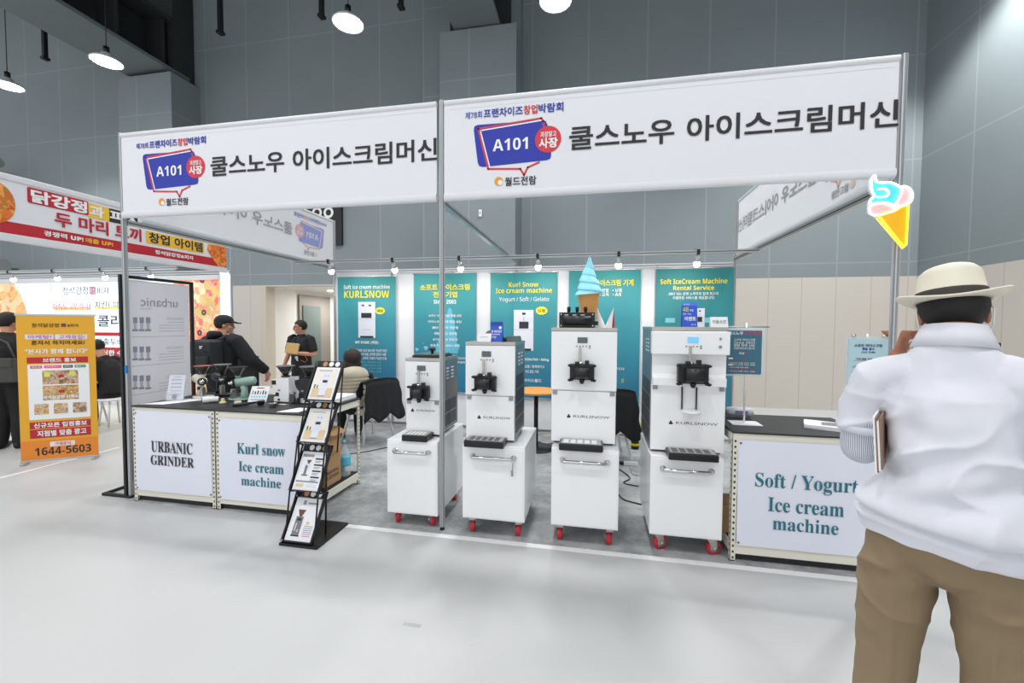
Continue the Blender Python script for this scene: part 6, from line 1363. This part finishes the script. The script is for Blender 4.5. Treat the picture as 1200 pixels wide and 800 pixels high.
for S_, E_, W_ in ((SL, EL, WL), (SR, ER, WR)):
    mb = MB(); mb.tube([S_.lerp(E_, .55), E_], [.064, .066], STR, 20); mb.ell(E_, (.066, .066, .066), STR); mb.tube([E_, E_.lerp(W_, .93)], [.064, .040], STR, 20)
    fuse(mb, 'striped_sleeve', t, .008, 4, lambda co, n: .004*noise.noise(co*16))
# trousers
mb = MB(); mb.tube([V3(0, 0, 1.04), V3(0, -.005, .97), V3(0, -.01, .90), V3(0, -.005, .855)], [.160, .182, .188, .182], KHA, 28, side=(1, 0, 0), ry=[.115, .132, .142, .12], round_caps=True)
for sx in (-1, 1): mb.tube([V3(sx*.092, 0, .90), V3(sx*.108, 0, .78), V3(sx*.122, .01, .62), V3(sx*.132, .012, .50), V3(sx*.145, -.015, .09)], [.102, .104, .094, .088, .078], KHA, 24)
def pf(co, n):
    z = co.z; sx = 1 if co.x > 0 else -1; q = V3(co.x*4+z*3*sx, co.y*4, z*7-abs(co.x)*5)
    d = .010*noise.noise(V3(co.x*7, co.y*7, z*4))+.012*max(0, 1-abs(noise.noise(q))*2.6)**2*math.exp(-((z-.74)/.16)**2)
    d += .004*math.sin(((z-.74)+abs(co.x)*.6)*52)*math.exp(-((z-.76)/.08)**2)*(.4+abs(noise.noise(co*6)))
    d += .006*math.exp(-((abs(co.x)-.118)/.012)**2)*(1 if co.y < 0 else 0)*min(1, max(0, (.72-z)/.12))           # pressed crease down the back of each leg
    return (d+.003*noise.noise(co*18))*min(1, max(0, (.865-z)/.06))
fuse(mb, 'trousers', t, .007, 4, pf)
for sx in (-1, 1):
    mb = MB(); mb.tube([V3(sx*.143, -.08, .035), V3(sx*.15, .04, .045), V3(sx*.16, .13, .04), V3(sx*.165, .2, .03)], [.036, .042, .048, .032], mat('brown_shoe', (66, 50, 42), .5, var=.1), 16, side=(1, 0, 0), ry=[.04, .045, .036, .024], round_caps=True); mb.tube([V3(sx*.145, -.02, .12), V3(sx*.145, -.02, .05)], [.048, .048], mat('brown_shoe', (66, 50, 42)), 14, round_caps=True)
    fuse(mb, 'shoe', t, .008, 3, lift=lambda c: Vector((c.x, c.y, max(c.z, .002))))
# hat
HR = frame(V3(-.05, 1, -.12), (-.10, 0, 1)); H0 = HC+HR @ V3(0, -.012, .045); HP = lambda x, y, z: H0+HR @ V3(x, y, z)
m = MB(); ns = 48; rows = []
for f_ in (0, .25, .5, .75, 1): rows.append([HP((.088+.052*f_)*math.cos(a), (.106+.056*f_)*math.sin(a), -.004+f_*(.010*math.cos(2*a)+.002)+.016*f_*f_*(max(0, -math.sin(a))**2*.3+math.cos(a)**2)) for a in [2*PI*k/ns for k in range(ns)]])
Vv = [v for r_ in rows for v in r_]; F = [(i*ns+k, i*ns+(k+1) % ns, (i+1)*ns+(k+1) % ns, (i+1)*ns+k) for i in range(4) for k in range(ns)]
m.add(Vv, F, HATM, True); o = m.build('hat_brim', t, local=True); md = o.modifiers.new('thick', 'SOLIDIFY'); md.thickness = .005; md.offset = 0
m = MB(); rows = []
for f_ in [k/14 for k in range(15)]:
    z = .108*f_; k1 = 1-.13*f_-(.0 if f_ < .8 else .9*(f_-.8)**1.6*2)
    rows.append([HP(.090*k1*math.cos(a), .109*k1*math.sin(a), z*(1-.10*max(0, math.sin(a)))+.012*f_*(-math.sin(a)*.5)-.006*f_*max(0, -math.cos(a))) for a in [2*PI*k/ns for k in range(ns)]])
for q in (.5, .2, .02): rows.append([HP(.090*.58*q*math.cos(a)*1.2, .109*.58*q*math.sin(a)*1.3, .108+.004*math.sin(a)-.026*(1-q)) for a in [2*PI*k/ns for k in range(ns)]])
nr = len(rows); Vv = [v for r_ in rows for v in r_]; F = [(i*ns+k, i*ns+(k+1) % ns, (i+1)*ns+(k+1) % ns, (i+1)*ns+k) for i in range(nr-1) for k in range(ns)]+[tuple((nr-1)*ns+k for k in range(ns))]
Vv = [v+(v-H0)*.012*noise.noise(v*14) for v in Vv]; m.add(Vv, F, HATM, True); m.build('hat_crown', t, local=True)
m = MB(); rows = [[HP(.0925*(1-.13*z/.108)*math.cos(a), .1115*(1-.13*z/.108)*math.sin(a), z) for a in [2*PI*k/ns for k in range(ns)]] for z in (.0, .01, .022, .03)]
Vv = [v for r_ in rows for v in r_]; F = [(i*ns+k, i*ns+(k+1) % ns, (i+1)*ns+(k+1) % ns, (i+1)*ns+k) for i in range(3) for k in range(ns)]; m.add(Vv, F, BAND, True); o = m.build('hat_band', t, local=True); o.modifiers.new('thick', 'SOLIDIFY').thickness = .003
# mask straps
for sx in (-1, 1): m = MB(); m.tube([P(sx*.083, -.015, .03), P(sx*.088, -.035, .0), P(sx*.084, -.03, -.05), P(sx*.072, .03, -.085)], .0022, PAPER, 6); m.build('mask_strap', t, local=True)
m = MB(); m.ell(P(0, .07, -.055), (.068, .052, .06), PAPER, 18, 12, R, lambda q: q.y > .0); o = m.build('face_mask', t, local=True); o.modifiers.new('thick', 'SOLIDIFY').thickness = .003
# folded leaflets under the arm
nl = thing('folded_leaflets', 'folded leaflets clamped under the left arm of the man in the hat', 'leaflets', MP, MR); m = MB(); TAN = mat('leaflet_tan', (140, 112, 92), .6, var=.15, nscale=12)
for k, mt in enumerate((PAPER, TAN, PAPER, TAN)): 
    Mx = Matrix.Translation((-.170+k*.005, -.065, 1.235)) @ Matrix.Rotation(-.06, 4, 'Y') @ Matrix.Rotation(.05, 4, 'X'); m.box(-.0025, -.11, -.115+.006*k, .0025, .10, .075-.006*(k % 3), mt, 0, Mx)
m.build('sheets', nl, local=True)
